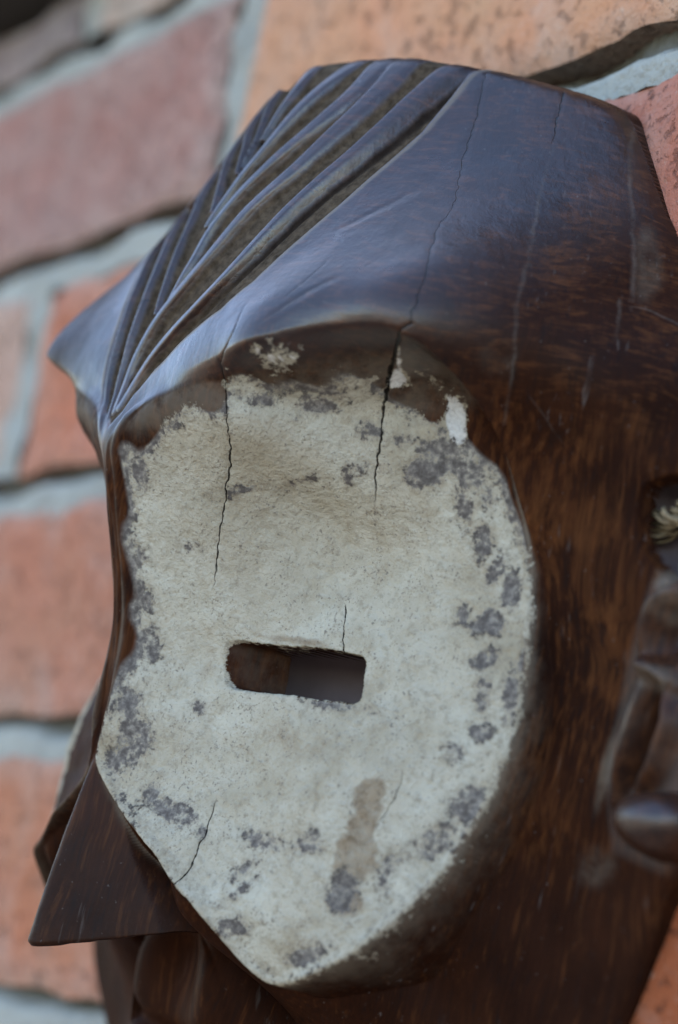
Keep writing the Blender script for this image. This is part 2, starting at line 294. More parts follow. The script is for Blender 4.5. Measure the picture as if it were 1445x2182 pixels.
# ------------------------------------------------------------------ the mask
K = json.loads('''{"head":[[0.0,0.53,0.14],[-0.0,30.09,-5.69],[-0.0,56.83,-13.26],[0.0,80.81,-21.26],[0.0,101.01,-30.64],[0.0,105.13,-35.25],[8.28,9.58,-2.5],[27.84,14.96,-2.5],[39.57,17.97,-3.4],[52.45,21.75,-5.0],[57.47,25.9,-11.0],[66.56,28.76,-19.0],[74.05,29.52,-26.0],[74.63,23.74,-36.0],[42.08,43.42,-14.0],[62.1,44.75,-23.0],[75.38,48.44,-38.0],[82.82,48.01,-52.0],[87.86,52.27,-67.0],[91.78,56.61,-82.0],[10.45,105.47,-38.0],[23.64,104.88,-43.0],[39.28,104.64,-57.0],[52.5,102.72,-70.0],[65.14,99.45,-82.0],[76.28,19.38,-43.0],[77.59,9.99,-51.0],[80.33,-1.02,-57.0],[82.27,-12.05,-63.0],[84.51,21.41,-51.0],[91.47,23.2,-58.0],[99.52,24.69,-64.0],[109.44,26.69,-72.0],[85.89,8.17,-60.0],[100.52,10.08,-67.0],[114.07,10.47,-72.0],[88.14,-24.08,-68.0],[98.24,-15.04,-69.0],[120.23,-17.4,-75.0],[128.71,-59.58,-77.0],[95.43,-49.8,-74.0],[87.6,-71.3,-73.0],[88.65,-47.05,-71.0],[85.05,-68.26,-69.0],[76.67,-88.67,-64.0],[64.14,-106.39,-56.0],[71.33,-103.46,-68.0],[112.89,-76.21,-79.0],[82.24,-104.67,-73.0],[104.39,-97.33,-79.0],[31.45,-118.12,-59.0],[20.34,-113.52,-53.0],[25.15,-124.37,-66.0],[21.64,-107.98,-43.0],[30.0,-103.86,-30.08],[23.0,-93.78,-27.15],[10.0,-84.76,-21.44],[2.0,-71.1,-17.21],[1.0,-41.81,-13.38],[1.0,-17.57,-6.26],[4.0,-116.77,-44.17],[14.0,-119.74,-48.64],[23.0,-125.95,-55.89],[0,-126,-56],[0,-150,-56],[0,-172,-62],[30,-150,-58],[60,-130,-70],[90,-120,-78],[60,-160,-78]],
"panel":[[2.0,-1.76],[8.28,9.58],[27.84,14.96],[39.57,17.97],[52.45,21.75],[57.47,25.9],[66.56,28.76],[74.05,29.52],[76.0,23.7],[77.13,19.36],[78.94,9.73],[81.65,-1.23],[84.83,-12.39],[87.18,-24.79],[89.47,-36.69],[90.17,-47.81],[89.95,-58.12],[87.57,-67.84],[84.44,-78.83],[81.63,-86.89],[77.77,-95.26],[72.18,-102.84],[64.35,-108.81],[54.33,-113.04],[49.5,-110.54],[45.63,-105.76],[40.29,-99.42],[33.26,-96.69],[23.09,-89.35],[11.09,-82.9],[2.69,-76.6],[0.28,-72.64],[3.0,-63.67],[2.5,-54.6],[2.0,-41.54],[1.6,-28.03],[1.3,-17.63],[1.2,-7.28]],
"plate":[[1.5,-7.07,-3.16],[1.8,-22.61,-8.64],[2.5,-41.41,-14.76],[89.47,-36.69,-66.0],[90.17,-47.81,-66.0],[89.95,-58.12,-65.0],[87.57,-67.84,-63.0],[84.44,-78.83,-60.0],[81.63,-86.89,-56.0],[77.77,-95.26,-51.0],[72.18,-102.84,-47.0],[64.35,-108.81,-44.0],[54.33,-113.04,-43.0],[49.5,-110.54,-38.0],[45.63,-105.76,-33.0],[40.29,-99.42,-26.0],[33.26,-96.69,-24.5],[23.09,-89.35,-21.0],[11.09,-82.9,-18.5],[2.69,-76.6,-17.0],[0.28,-72.64,-16.0],[3.0,-63.67,-14.77],[36.78,9.6,-8.5],[39.94,7.82,-12.0],[31.02,1.82,-11.5],[22.74,-4.38,-13.0],[41.21,17.02,-24.0],[55.39,20.57,-38.0],[65.38,17.2,-46.0],[23.2,-13.88,-19.0],[38.85,-8.36,-40.0],[65.41,-4.49,-53.0],[22.45,-44.99,-27.5],[42.32,-43.65,-36.5],[56.76,-41.65,-45.5],[72.05,-35.07,-56.0],[24.56,-66.27,-29.2],[31.8,-64.67,-33.3],[25.31,-77.22,-27.8],[33.83,-80.8,-31.2],[56.75,-71.21,-38.0],[76.87,-65.78,-54.0],[85.25,-53.34,-61.0],[39.36,-93.81,-30.0],[57.43,-96.74,-38.0],[70.32,-93.17,-47.0]],
"browness":[[8.28,9.58,1.0],[27.84,14.96,1.0],[39.57,17.97,1.0],[52.45,21.75,1.0],[57.47,25.9,1.0],[66.56,28.76,1.0],[74.05,29.52,1.0],[2.0,-1.76,0.25],[76.0,23.7,0.75],[77.13,19.36,0.3],[78.94,9.73,0.0],[81.65,-1.23,0.0],[84.83,-12.39,0.0],[87.18,-24.79,0.0],[89.47,-36.69,0.0],[90.17,-47.81,0.0],[89.95,-58.12,0.0],[87.57,-67.84,0.0],[84.44,-78.83,0.0],[81.63,-86.89,0.0],[77.77,-95.26,0.0],[72.18,-102.84,0.0],[64.35,-108.81,0.0],[54.33,-113.04,0.0],[49.5,-110.54,0.0],[45.63,-105.76,0.0],[40.29,-99.42,0.0],[33.26,-96.69,0.0],[23.09,-89.35,0.0],[11.09,-82.9,0.0],[2.69,-76.6,0.0],[0.28,-72.64,0.0],[3.0,-63.67,0.0],[2.5,-54.6,0.0],[2.0,-41.54,0.0],[1.6,-28.03,0.0],[1.3,-17.63,0.0],[1.2,-7.28,0.0]],
"ridge":[[0.0,-41.45,-15.37],[-0.0,-60.26,-16.76],[0.0,-72.11,-16.17],[0.0,-75.69,-15.49],[0.0,-79.26,-14.84],[0.0,-82.84,-14.23],[0.0,-86.41,-13.64],[0.0,-89.99,-13.07],[0.0,-93.56,-12.54],[0.0,-97.14,-12.03],[0.0,-100.71,-11.55],[0.0,-104.29,-11.1],[0.0,-107.86,-10.68],[0.0,-111.44,-10.29],[0.0,-115.01,-9.92],[0.0,-118.59,-9.58]],
"nose_top":-62.26,"nose_bot":-118.59,"nose_half":22.5,"nose_cut":0.03,"nose_drop":22.86,"outline":[[0,105.6],[20,106],[39,105.6],[49.8,103.83],[57.63,102.31],[63.09,99.84],[68.56,92.36],[78.07,78.84],[84.7,69.32],[100,60],[118,46],[132,25],[142,0],[146,-30],[140,-56],[127.45,-73.17],[125.0,-85.07],[119.96,-101.87],[112,-118],[98,-140],[72,-160],[40,-172],[0,-176]],
"ridges":[{"p":[[33.6,105.0],[33.39,101.99],[33.25,98.96],[33.12,95.95],[32.97,92.96],[32.9,89.95],[32.83,86.94],[32.65,83.96],[32.36,80.99],[31.95,78.08],[31.43,75.25],[30.79,72.45],[30.1,69.65],[29.4,66.86],[28.7,64.12],[28.01,61.46],[27.37,58.78],[26.81,56.02],[26.23,53.34],[25.57,50.68],[24.96,47.97],[24.29,45.29],[23.43,42.64],[22.37,39.96],[21.0,37.34],[19.24,34.77],[17.1,32.21],[14.69,29.68],[12.06,27.21],[9.4,24.71],[6.95,22.16],[4.82,19.51],[3.14,16.65],[1.95,13.64],[1.11,10.57],[0.39,7.48]],
"s0":2.6,"s1":1.3,"main":1},{"p":[[24.15,104.65],[24.68,101.31],[25.03,98.09],[25.17,94.94],[25.12,91.84],[24.91,88.79],[24.56,85.82],[24.08,82.96],[23.44,80.15],[22.75,77.35],[22.02,74.58],[21.18,71.89],[20.13,69.31],[18.87,66.78],[17.52,64.25],[16.19,61.64],[14.91,59.01],[13.68,56.32],[12.53,53.55],[11.46,50.75],[10.4,47.96],[9.22,45.22],[7.78,42.59],[6.18,40.01],[4.53,37.41],[2.83,34.78],[1.29,32.13],[0.03,29.33],[-1.02,26.38],[-1.88,23.4],[-2.48,20.36],[-2.83,17.21],[-2.85,13.9],[-2.32,10.33],[-1.29,6.51]],
"s0":3.0,"s1":1.2},{"p":[[18.9,103.95],[19.71,100.32],[20.17,96.92],[20.19,93.74],[19.85,90.73],[19.22,87.92],[18.41,85.27],[17.47,82.6],[16.36,79.94],[15.04,77.35],[13.64,74.76],[12.16,72.14],[10.49,69.51],[8.78,66.82],[7.21,63.98],[5.85,61.03],[4.63,58.05],[3.7,55.01],[3.28,51.87],[3.23,48.64],[3.23,45.38],[3.1,42.11],[2.81,38.78],[2.37,35.34]],
"s0":2.7,"s1":1.1},{"p":[[12.25,103.25],[12.07,100.12],[11.6,97.02],[11.06,93.89],[10.47,90.81],[9.8,87.81],[9.09,84.81],[8.33,81.79],[7.41,78.79],[6.36,75.81],[5.18,72.79],[3.94,69.69],[2.83,66.42],[1.93,62.96],[1.31,59.26],[1.05,55.3]],
"s0":2.4,"s1":1.1},{"p":[[1.4,101.85],[2.96,97.84],[3.62,94.16],[3.68,90.62],[3.53,86.99],[3.46,83.2],[3.67,79.31]],
"s0":1.5,"s1":0.7},{"p":[[-7.0,95.9],[-4.99,91.65],[-2.47,87.13],[-0.68,82.88],[0.43,78.94],[1.16,75.15],[1.42,71.46]],
"s0":0.7,"s1":0.4},{"p":[[-9.45,94.15],[-10.88,91.66],[-10.87,88.53],[-8.28,84.32],[-4.71,79.53],[-1.8,74.77],[0.7,70.0]],
"s0":0.8,"s1":0.5},{"p":[[-12.6,89.6],[-14.23,87.03],[-15.44,84.14],[-15.29,80.69],[-12.44,76.35],[-8.29,71.56],[-5.0,67.1],[-2.56,63.03],[-0.35,59.15]],
"s0":0.9,"s1":0.6},{"p":[[-14.35,87.15],[-15.75,83.93],[-17.24,80.76],[-18.61,77.63],[-19.71,74.48],[-19.45,70.91],[-16.79,66.59],[-13.38,62.03],[-10.79,57.69],[-8.97,53.58],[-7.59,49.63],[-6.3,45.79],[-5.04,42.07],[-3.85,38.51],[-2.66,35.0],[-1.4,31.5]],
"s0":1.0,"s1":0.6},{"p":[[-18.9,76.65],[-20.47,73.78],[-22.02,70.84],[-23.72,67.92],[-25.4,65.05],[-25.7,61.81],[-23.06,57.82],[-19.29,53.55],[-16.47,49.5],[-14.46,45.64],[-12.9,41.89],[-11.67,38.19],[-10.65,34.51],[-9.74,30.8],[-8.94,27.09],[-8.3,23.41],[-7.74,19.74],[-7.18,16.1],[-6.35,12.44],[-4.98,8.68],[-3.15,4.9]],
"s0":1.1,"s1":0.7},{"p":[[-23.45,67.2],[-25.67,64.27],[-27.7,61.32],[-29.61,58.45],[-30.34,55.42],[-28.05,51.67],[-24.09,47.42],[-21.06,43.37],[-19.02,39.56],[-17.44,35.82],[-16.17,32.09],[-15.21,28.41],[-14.53,24.79],[-13.89,21.13],[-13.15,17.46],[-12.01,13.75],[-9.9,9.94],[-6.65,5.95]],
"s0":0.9,"s1":0.6}],
"hair":[[41.45,112],[37.45,103.95],[39.2,94.15],[40.6,84.0],[40.25,71.05],[39.55,60.2],[38.15,51.8],[37.1,45.5],[36.4,37.8],[31.85,30.45],[22.05,24.5],[10.5,16.45],[4.9,10.15],[3.85,5.95],[0.4,1.5],[-3,4],[-8.25,5.95],[-11.5,9.94],[-13.61,13.75],[-14.75,17.46],[-15.49,21.13],[-16.13,24.79],[-16.81,28.41],[-17.77,32.09],[-19.04,35.82],[-20.62,39.56],[-22.66,43.37],[-25.69,47.42],[-29.65,51.67],[-31.94,55.42],[-31.21,58.45],[-29.3,61.32],[-27.27,64.27],[-25.05,67.2],[-31.05,100],[-33.05,112]],
"deepside":1,"slot":[[23.1,-41.3],[25.2,-40.25],[27.3,-39.9],[29.4,-39.9],[31.85,-39.9],[33.6,-39.55],[35.35,-39.55],[37.1,-39.2],[38.85,-39.2],[40.25,-38.85],[42.35,-38.5],[44.45,-38.5],[46.55,-38.15],[48.3,-38.15],[50.05,-38.15],[52.15,-38.15],[53.9,-38.5],[54.95,-39.9],[55.3,-41.65],[56.0,-43.75],[56.7,-45.85],[57.4,-47.95],[57.05,-48.65],[55.3,-49.0],[53.2,-49.0],[51.1,-49.35],[49.7,-49.35],[47.95,-49.7],[46.2,-49.7],[44.1,-49.7],[42.35,-49.7],[40.25,-50.05],[38.5,-50.05],[36.4,-50.4],[34.3,-50.4],[32.55,-50.75],[30.1,-50.75],[27.65,-51.1],[25.55,-50.75],[24.5,-48.65],[23.45,-46.55]],
"slot_in":23.4,"hole":[[107.1,6.65],[111.3,9.1],[115.85,10.85],[120.4,7.35],[123.2,-5.25],[120.05,-11.2],[116.9,-10.85],[113.75,-8.75],[109.9,-5.25],[107.8,-0.0]],
"ear_ridge":[{"p":[[117.95,-29.75],[117.6,-32.2],[117.6,-34.65],[117.25,-37.1],[116.55,-40.25],[116.2,-43.05],[115.5,-46.2],[114.8,-49.0],[114.1,-51.8],[113.4,-54.6],[112.7,-57.4]],
"s":2.0,"z":5.5},{"p":[[120.75,-33.95],[120.75,-36.75],[120.75,-39.55],[121.1,-42.35],[120.05,-45.15],[119.35,-47.95],[118.3,-50.4],[116.9,-53.2],[115.5,-55.65]],
"s":1.7,"z":-4.0},{"p":[[121.8,-32.2],[122.85,-35.0],[123.9,-37.45],[124.95,-39.9],[124.6,-42.35],[123.9,-45.15],[123.55,-47.6],[122.85,-50.05],[120.4,-52.5],[117.95,-55.3]],
"s":2.2,"z":4.5},{"p":[[115.15,-29.4],[120.4,-30.1],[124.6,-32.55]],
"s":1.8,"z":4.0},{"p":[[120.75,-12.95],[119.0,-14.7],[117.25,-16.8],[116.55,-19.95],[115.85,-22.75],[115.85,-25.2],[116.2,-27.65]],
"s":2.0,"z":5.0},{"p":[[121.45,-17.15],[120.05,-19.95],[119.0,-22.4],[119.7,-24.85],[120.75,-26.95]],
"s":2.2,"z":-4.0}],
"ear_blob":[{"c":[127.75,-60.9],
"u":[10.85,-0.88],
"v":[-1.93,-6.65],
"z":11.0}],
"ear":[[113.05,-13.3],[109.2,-30.45],[106.75,-53.9],[111.3,-68.6],[129.15,-70.7],[139,-60],[141,-10],[128,5]],
"cracks":[{"p":[[38.85,104.3],[39.88,102.33],[40.84,100.45],[41.74,98.61],[42.59,96.82],[43.38,95.13],[44.1,93.54],[44.8,91.96],[45.5,90.39],[46.2,88.79],[46.9,87.15],[47.6,85.51],[48.3,83.91],[49.0,82.34],[49.7,80.76],[50.42,79.19],[51.21,77.61],[52.06,76.06],[52.96,74.55],[53.9,73.04],[54.84,71.51],[55.76,70.0],[56.72,68.49],[57.75,66.96],[58.78,65.45],[59.72,63.94],[60.53,62.39],[61.25,60.81],[61.95,59.26],[62.69,57.75],[63.61,56.22],[64.77,54.6],[66.04,52.96],[67.29,51.36],[68.49,49.81],[69.63,48.32],[70.68,46.9],[71.62,45.5],[72.41,44.1],[73.02,42.72],[73.48,41.41],[73.85,40.14],[74.2,38.83],[74.53,37.47],[74.77,36.16],[74.88,34.91],[74.9,33.71],[74.9,32.57],[74.9,31.5]],
"w":[1,1,0.9,0.45,0.35,0.6,0.8,0.9],
"t":0.15},{"p":[[74.9,31.5],[74.09,30.36],[72.84,29.42],[70.96,28.57],[68.75,27.63],[66.7,26.62],[64.99,25.66],[63.53,24.74],[62.15,23.78],[60.86,22.75],[59.72,21.68],[58.73,20.54],[57.86,19.36],[57.07,18.22],[56.37,17.15],[55.82,16.08],[55.56,14.94],[55.56,13.76],[55.65,12.62],[55.76,11.55],[55.87,10.48],[55.87,9.32],[55.74,8.03],[55.54,6.65],[55.28,5.27],[54.95,3.96],[54.6,2.71],[54.25,1.51],[53.9,0.37],[53.53,-0.7],[53.09,-1.75],[52.59,-2.8],[52.04,-3.85],[51.45,-4.9]],
"w":[1,1,1,1,0.9,0.7,0.3],
"t":0.27},{"p":[[51.1,45.5],[51.43,44.12],[51.69,42.81],[51.89,41.56],[52.04,40.36],[52.13,39.2],[52.13,38.04],[52.04,36.86],[51.89,35.72],[51.69,34.65],[51.43,33.6],[51.1,32.55]],
"w":[0.2,0.5,0.2],
"t":0.15},{"p":[[41.3,30.8],[41.98,29.29],[42.57,27.76],[42.98,26.29],[43.14,24.96],[42.98,23.71],[42.57,22.51],[41.96,21.37],[41.12,20.3],[39.97,19.25],[38.5,18.2]],
"w":[0.2,0.8,1],
"t":0.22},{"p":[[38.5,18.2],[37.69,17.15],[36.88,16.08],[36.23,14.94],[35.85,13.76],[35.74,12.6],[35.83,11.44],[36.07,10.26],[36.36,9.1],[36.49,7.94],[36.33,6.76],[35.92,5.62],[35.33,4.55],[34.63,3.5],[33.84,2.45],[32.99,1.4],[32.09,0.35],[31.15,-0.7],[30.23,-1.75],[29.42,-2.8],[28.7,-3.85],[28.0,-4.92],[27.32,-6.06],[26.73,-7.24],[26.25,-8.4],[25.81,-9.56],[25.42,-10.74],[25.11,-11.9],[24.83,-13.08],[24.5,-14.35],[24.15,-15.64],[23.8,-16.91],[23.45,-18.2],[23.1,-19.49],[22.77,-20.74],[22.51,-21.96],[22.29,-23.21],[22.05,-24.5],[21.81,-25.79],[21.59,-27.06],[21.33,-28.37],[21.0,-29.75]],
"w":[1,1,1,1,0.9,0.8,0.7,0.3],
"t":0.2},{"p":[[45.85,-28.0],[46.42,-29.29],[46.88,-30.54],[47.27,-31.76],[47.71,-33.01],[48.21,-34.32],[48.74,-35.7],[49.24,-37.1],[49.7,-38.5]],
"w":[0.6,1,1],
"t":0.22},{"p":[[32.2,-76.3],[32.42,-77.37],[32.53,-78.51],[32.57,-79.71],[32.66,-80.94],[32.81,-82.14],[32.99,-83.3],[33.14,-84.46],[33.25,-85.64],[33.36,-86.8],[33.51,-87.96],[33.69,-89.14],[33.84,-90.3],[33.93,-91.46],[33.95,-92.64],[33.97,-93.78],[33.93,-94.85],[33.4,-95.9],[32.2,-96.95]],
"w":[0.35,1,1,1],
"t":0.26},{"p":[[71.4,-58.8],[71.75,-59.96],[72.08,-61.16],[72.32,-62.39],[72.43,-63.61],[72.43,-64.84],[72.34,-66.06],[72.19,-67.29],[72.01,-68.49],[71.84,-69.65],[71.64,-70.81],[71.38,-71.99],[71.05,-73.13],[70.7,-74.2],[70.35,-75.25]],
"w":[0.2,0.45,0.5,0.2],
"t":0.16},{"p":[[52.85,101.85],[53.55,100.34],[54.23,98.83],[54.84,97.41],[55.41,96.03],[56.04,94.54],[56.81,92.9],[57.64,91.2],[58.45,89.49],[59.28,87.7],[60.2,85.75]],
"w":[0.6,0.8,0.2],
"t":0.18},{"p":[[-5.95,50.75],[-6.06,52.15],[-6.12,53.55],[-5.93,54.97],[-5.45,56.48],[-4.9,58.1]],
"w":[0.3,0.7,0.3],
"t":0.14},{"p":[[-12.25,33.95],[-11.38,35.0],[-10.22,36.05],[-8.75,37.1]],
"w":[0.3,0.7,0.3],
"t":0.14}],
"scores":[{"p":[[60.9,84.7],[61.6,83.08],[62.3,81.55],[63.0,80.04],[63.72,78.49],[64.51,76.91],[65.34,75.36],[66.15,73.85],[66.96,72.34],[67.81,70.79],[68.71,69.21],[69.67,67.64],[70.68,66.06],[71.64,64.51],[72.56,63.0],[73.52,61.49],[74.55,59.94],[75.58,58.36],[76.54,56.81],[77.44,55.32],[78.31,53.88],[79.17,52.41],[79.93,50.95],[80.59,49.5],[81.22,48.02],[81.88,46.48],[82.47,45.02],[82.93,43.66],[83.32,42.33],[83.76,40.97],[84.24,39.66],[84.68,38.41],[85.03,37.21],[85.29,36.07],[85.49,34.98],[85.64,33.84],[85.73,32.66],[85.75,31.52],[85.73,30.43],[85.64,29.31],[85.49,28.2],[85.29,27.1],[85.03,25.99],[84.7,24.87],[84.33,23.78],[83.89,22.64],[83.39,21.46],[82.86,20.32],[82.36,19.25],[81.9,18.2],[81.42,17.15],[80.85,16.1]],
"w":[0.1,0.2,0.35,0.35,0.3,0.35,0.3,0.15],
"t":0.22,"z":0.1},{"p":[[64.75,98.0],[65.69,96.36],[66.59,94.76],[67.44,93.19],[68.25,91.59],[69.06,89.95],[69.89,88.33],[70.7,86.8],[71.51,85.29],[72.34,83.78],[73.15,82.36],[73.96,80.98],[74.81,79.52],[75.69,77.96],[76.56,76.39],[77.44,74.81],[78.29,73.28],[79.1,71.86],[79.91,70.48],[80.74,69.04],[81.53,67.57],[82.25,66.17],[82.95,64.86],[83.65,63.59],[84.37,62.26],[85.16,60.79],[85.99,59.28],[86.78,57.88],[87.52,56.59],[88.31,55.28],[89.16,53.88],[90.04,52.41],[90.89,50.97],[91.68,49.61],[92.4,48.3]],
"w":[0.25,0.35,0.35,0.3,0.25],
"t":0.22,"z":0.1},{"p":[[91.35,47.95],[92.07,46.53],[92.86,45.04],[93.67,43.53],[94.37,42.13],[94.94,40.84],[95.44,39.53],[95.9,38.15]],
"w":[0.3,0.35,0.1],
"t":0.22,"z":0.1},{"p":[[92.05,47.25],[92.64,47.14],[93.19,47.18],[93.71,47.32],[94.26,47.38],[94.89,47.29],[95.66,47.05],[96.51,46.72],[97.39,46.37],[98.26,46.02],[99.16,45.63],[100.1,45.15]],
"w":[0.25,0.35,0.25],
"t":0.22,"z":0.1},{"p":[[50.75,67.2],[50.62,66.28],[50.4,65.45],[50.14,64.64],[49.85,63.79],[49.55,62.91],[49.26,62.06],[48.98,61.27],[48.65,60.53],[48.3,59.74],[47.95,58.91],[47.6,58.1],[47.25,57.29],[46.9,56.46],[46.53,55.67],[46.09,54.95],[45.61,54.25],[45.15,53.55]],
"w":[0.1,0.4,0.5,0.25],
"t":0.22,"z":0.5},{"p":[[57.75,38.85],[57.16,38.04],[56.59,37.21],[56.0,36.4],[55.43,35.59],[54.97,34.74],[54.58,33.86],[54.14,32.99],[53.66,32.11],[53.22,31.24],[52.85,30.36],[52.48,29.51],[52.04,28.7],[51.56,27.89],[51.12,27.06],[50.75,26.25]],
"w":[0.4,0.5,0.45,0.1],
"t":0.22,"z":0.5},{"p":[[59.85,33.25],[61.14,33.03],[62.39,32.9],[63.59,32.79],[64.73,32.66],[65.8,32.55],[66.85,32.44],[67.9,32.31],[68.95,32.22],[70.0,32.2]],
"w":[0.3,0.25,0.05],
"t":0.22,"z":0.2},{"p":[[69.3,44.45],[70.33,44.23],[71.27,44.12],[72.1,44.1],[72.91,44.1],[73.74,44.1],[74.51,44.12],[75.14,44.21],[75.71,44.34],[76.32,44.43],[76.98,44.47],[77.57,44.58],[78.05,44.8]],
"w":[0.05,0.2,0.15],
"t":0.22,"z":0.2},{"p":[[86.8,22.05],[87.15,21.24],[87.5,20.41],[87.85,19.6],[88.2,18.79],[88.55,17.94],[88.9,17.06],[89.27,16.21],[89.73,15.42],[90.3,14.7]],
"w":[0.2,0.3,0.15],
"t":0.22,"z":0.2}],
"worms":[[1.4,79.1,0.45],[12.6,79.1,0.6],[9.8,32.2,0.5],[-10.15,50.4,0.3]],
"paint":[[6.65,-2.1],[9.1,-3.85],[9.8,-4.9],[15.05,-0.7],[17.5,1.4],[22.05,4.2],[25.9,6.3],[30.1,6.65],[35.0,6.3],[37.1,9.1],[37.1,13.3],[40.25,15.4],[41.65,15.05],[43.4,14.35],[47.6,16.1],[49.7,16.1],[51.45,16.1],[55.3,18.9],[56.7,19.95],[56.35,18.55],[56.35,17.5],[58.1,16.8],[60.9,15.4],[62.65,14.0],[65.1,13.65],[68.6,10.85],[71.4,7.7],[74.2,5.95],[75.95,-0.7],[79.1,-7.35],[83.3,-15.05],[86.8,-24.85],[89.25,-36.75],[89.95,-47.95],[89.6,-57.4],[87.15,-67.9],[84.35,-78.4],[81.2,-86.8],[77.35,-95.2],[71.75,-102.55],[64.05,-108.5],[43.05,-114.8],[37.1,-112.35],[46.2,-106.05],[40.25,-99.75],[31.15,-97.3],[23.45,-89.6],[8.05,-83.3],[2.8,-77.0],[0.7,-72.8],[3.15,-66.85],[4.55,-57.75],[5.95,-51.8],[7.7,-47.6],[7.7,-42.35],[5.6,-38.5],[7.35,-33.95],[5.95,-26.95],[4.9,-21.0],[7.35,-16.45],[7.0,-12.6],[6.65,-7.7]],
"chips":[{"c":[8.75,-68.25],
"u":[3.67,0.17],
"v":[0.0,-6.65],
"o":0},{"c":[12.25,-65.8],
"u":[1.92,0.52],
"v":[0.7,-3.5],
"o":0},{"c":[24.5,-80.85],
"u":[5.78,-1.05],
"v":[0.35,-2.62],
"o":0},{"c":[16.8,-21.7],
"u":[1.22,0.17],
"v":[-0.17,-0.88],
"o":0},{"c":[21.35,-56.7],
"u":[1.05,0.35],
"v":[0.35,-1.05],
"o":0},{"c":[59.5,-80.5],
"u":[2.1,0.52],
"v":[0.18,-1.4],
"o":0},{"c":[32.2,-83.65],
"u":[1.4,0.35],
"v":[0.88,-1.4],
"o":0},{"c":[17.85,-78.05],
"u":[1.4,0.35],
"v":[0.88,-1.92],
"o":0},{"c":[66.15,8.4],
"u":[3.85,-0.88],
"v":[-1.05,-3.33],
"o":0},{"c":[62.65,3.5],
"u":[2.98,0.7],
"v":[-0.52,-3.15],
"o":0},{"c":[70.7,6.3],
"u":[2.8,1.75],
"v":[1.4,-4.38],
"o":0},{"c":[73.15,-8.4],
"u":[1.58,0.0],
"v":[-0.17,-3.85],
"o":0},{"c":[69.3,-2.8],
"u":[1.58,0.35],
"v":[0.17,-4.03],
"o":0},{"c":[67.2,12.95],
"u":[2.1,0.35],
"v":[0.18,-4.55],
"o":0},{"c":[80.15,-33.95],
"u":[2.27,1.4],
"v":[1.05,-1.4],
"o":0},{"c":[81.55,-41.3],
"u":[1.23,0.0],
"v":[0.35,-2.62],
"o":0},{"c":[71.75,-25.2],
"u":[1.23,0.18],
"v":[0.52,-1.57],
"o":0},{"c":[79.1,-25.9],
"u":[2.1,0.35],
"v":[0.7,-2.1],
"o":0},{"c":[76.3,-27.3],
"u":[1.58,0.18],
"v":[0.17,-0.88],
"o":0},{"c":[87.15,-40.25],
"u":[1.58,0.18],
"v":[1.05,-5.78],
"o":0},{"c":[83.3,-49.7],
"u":[1.75,0.35],
"v":[0.53,-1.4],
"o":0},{"c":[80.15,-55.3],
"u":[1.93,0.35],
"v":[0.7,-2.1],
"o":0},{"c":[84.7,-64.75],
"u":[2.62,-0.88],
"v":[-0.88,-3.33],
"o":0},{"c":[80.5,-74.55],
"u":[2.1,3.67],
"v":[1.58,-1.58],
"o":0},{"c":[74.55,-85.4],
"u":[1.4,0.18],
"v":[0.52,-4.2],
"o":0},{"c":[74.55,-80.5],
"u":[2.1,2.8],
"v":[1.05,-1.4],
"o":0},{"c":[81.2,-17.85],
"u":[1.75,0.18],
"v":[0.53,-3.68],
"o":0},{"c":[77.0,-14.35],
"u":[1.23,-0.35],
"v":[-0.88,-2.45],
"o":0},{"c":[54.6,11.2],
"u":[1.23,0.35],
"v":[0.35,-1.93],
"o":0},{"c":[51.8,-50.05],
"u":[6.48,0.35],
"v":[0.52,-1.23],
"o":0},{"c":[63.0,-103.6],
"u":[4.2,2.27],
"v":[0.7,-1.4],
"o":0},{"c":[68.25,-89.25],
"u":[2.8,0.7],
"v":[0.7,-3.85],
"o":0},{"c":[48.3,-82.25],
"u":[5.95,-0.35],
"v":[-0.18,-2.1],
"o":0.5},{"c":[46.2,-89.25],
"u":[2.45,3.33],
"v":[1.23,-0.52],
"o":0.5},{"c":[46.55,-94.85],
"u":[2.45,3.5],
"v":[0.52,-0.35],
"o":0.5},{"c":[60.55,16.1],
"u":[1.58,0.35],
"v":[0.35,-2.45],
"o":0.5},{"c":[30.45,-5.95],
"u":[1.92,1.05],
"v":[-0.18,-0.52],
"o":0},{"c":[39.9,-2.8],
"u":[2.8,0.88],
"v":[-0.53,-0.52],
"o":0},{"c":[35.0,-4.9],
"u":[0.88,0.35],
"v":[-0.35,-0.52],
"o":0},{"c":[49.35,-0.35],
"u":[0.7,0.17],
"v":[-0.52,-1.05],
"o":0},{"c":[51.8,2.1],
"u":[0.7,0.18],
"v":[0.0,-0.53],
"o":0},{"c":[59.15,9.8],
"u":[1.75,0.18],
"v":[-0.18,-1.05],
"o":0},{"c":[38.5,12.25],
"u":[0.7,0.35],
"v":[0.0,-0.7],
"o":0},{"c":[9.1,-7.35],
"u":[2.28,0.35],
"v":[-0.88,-4.2],
"o":0},{"c":[5.95,-25.9],
"u":[1.93,0.35],
"v":[-0.35,-2.97],
"o":0},{"c":[7.0,-35.7],
"u":[2.1,0.35],
"v":[0.0,-2.8],
"o":0},{"c":[8.05,-44.45],
"u":[1.75,0.52],
"v":[0.7,-4.38],
"o":0},{"c":[7.35,-59.5],
"u":[2.27,0.53],
"v":[0.88,-3.68],
"o":0},{"c":[6.3,-72.45],
"u":[2.45,0.53],
"v":[0.88,-4.2],
"o":0},{"c":[29.75,8.75],
"u":[4.9,1.23],
"v":[0.18,-1.23],
"o":0},{"c":[20.3,3.85],
"u":[3.5,1.4],
"v":[0.52,-1.05],
"o":0},{"c":[40.6,12.25],
"u":[1.57,0.52],
"v":[0.0,-1.23],
"o":0},{"c":[47.25,13.65],
"u":[1.93,0.7],
"v":[-0.35,-1.4],
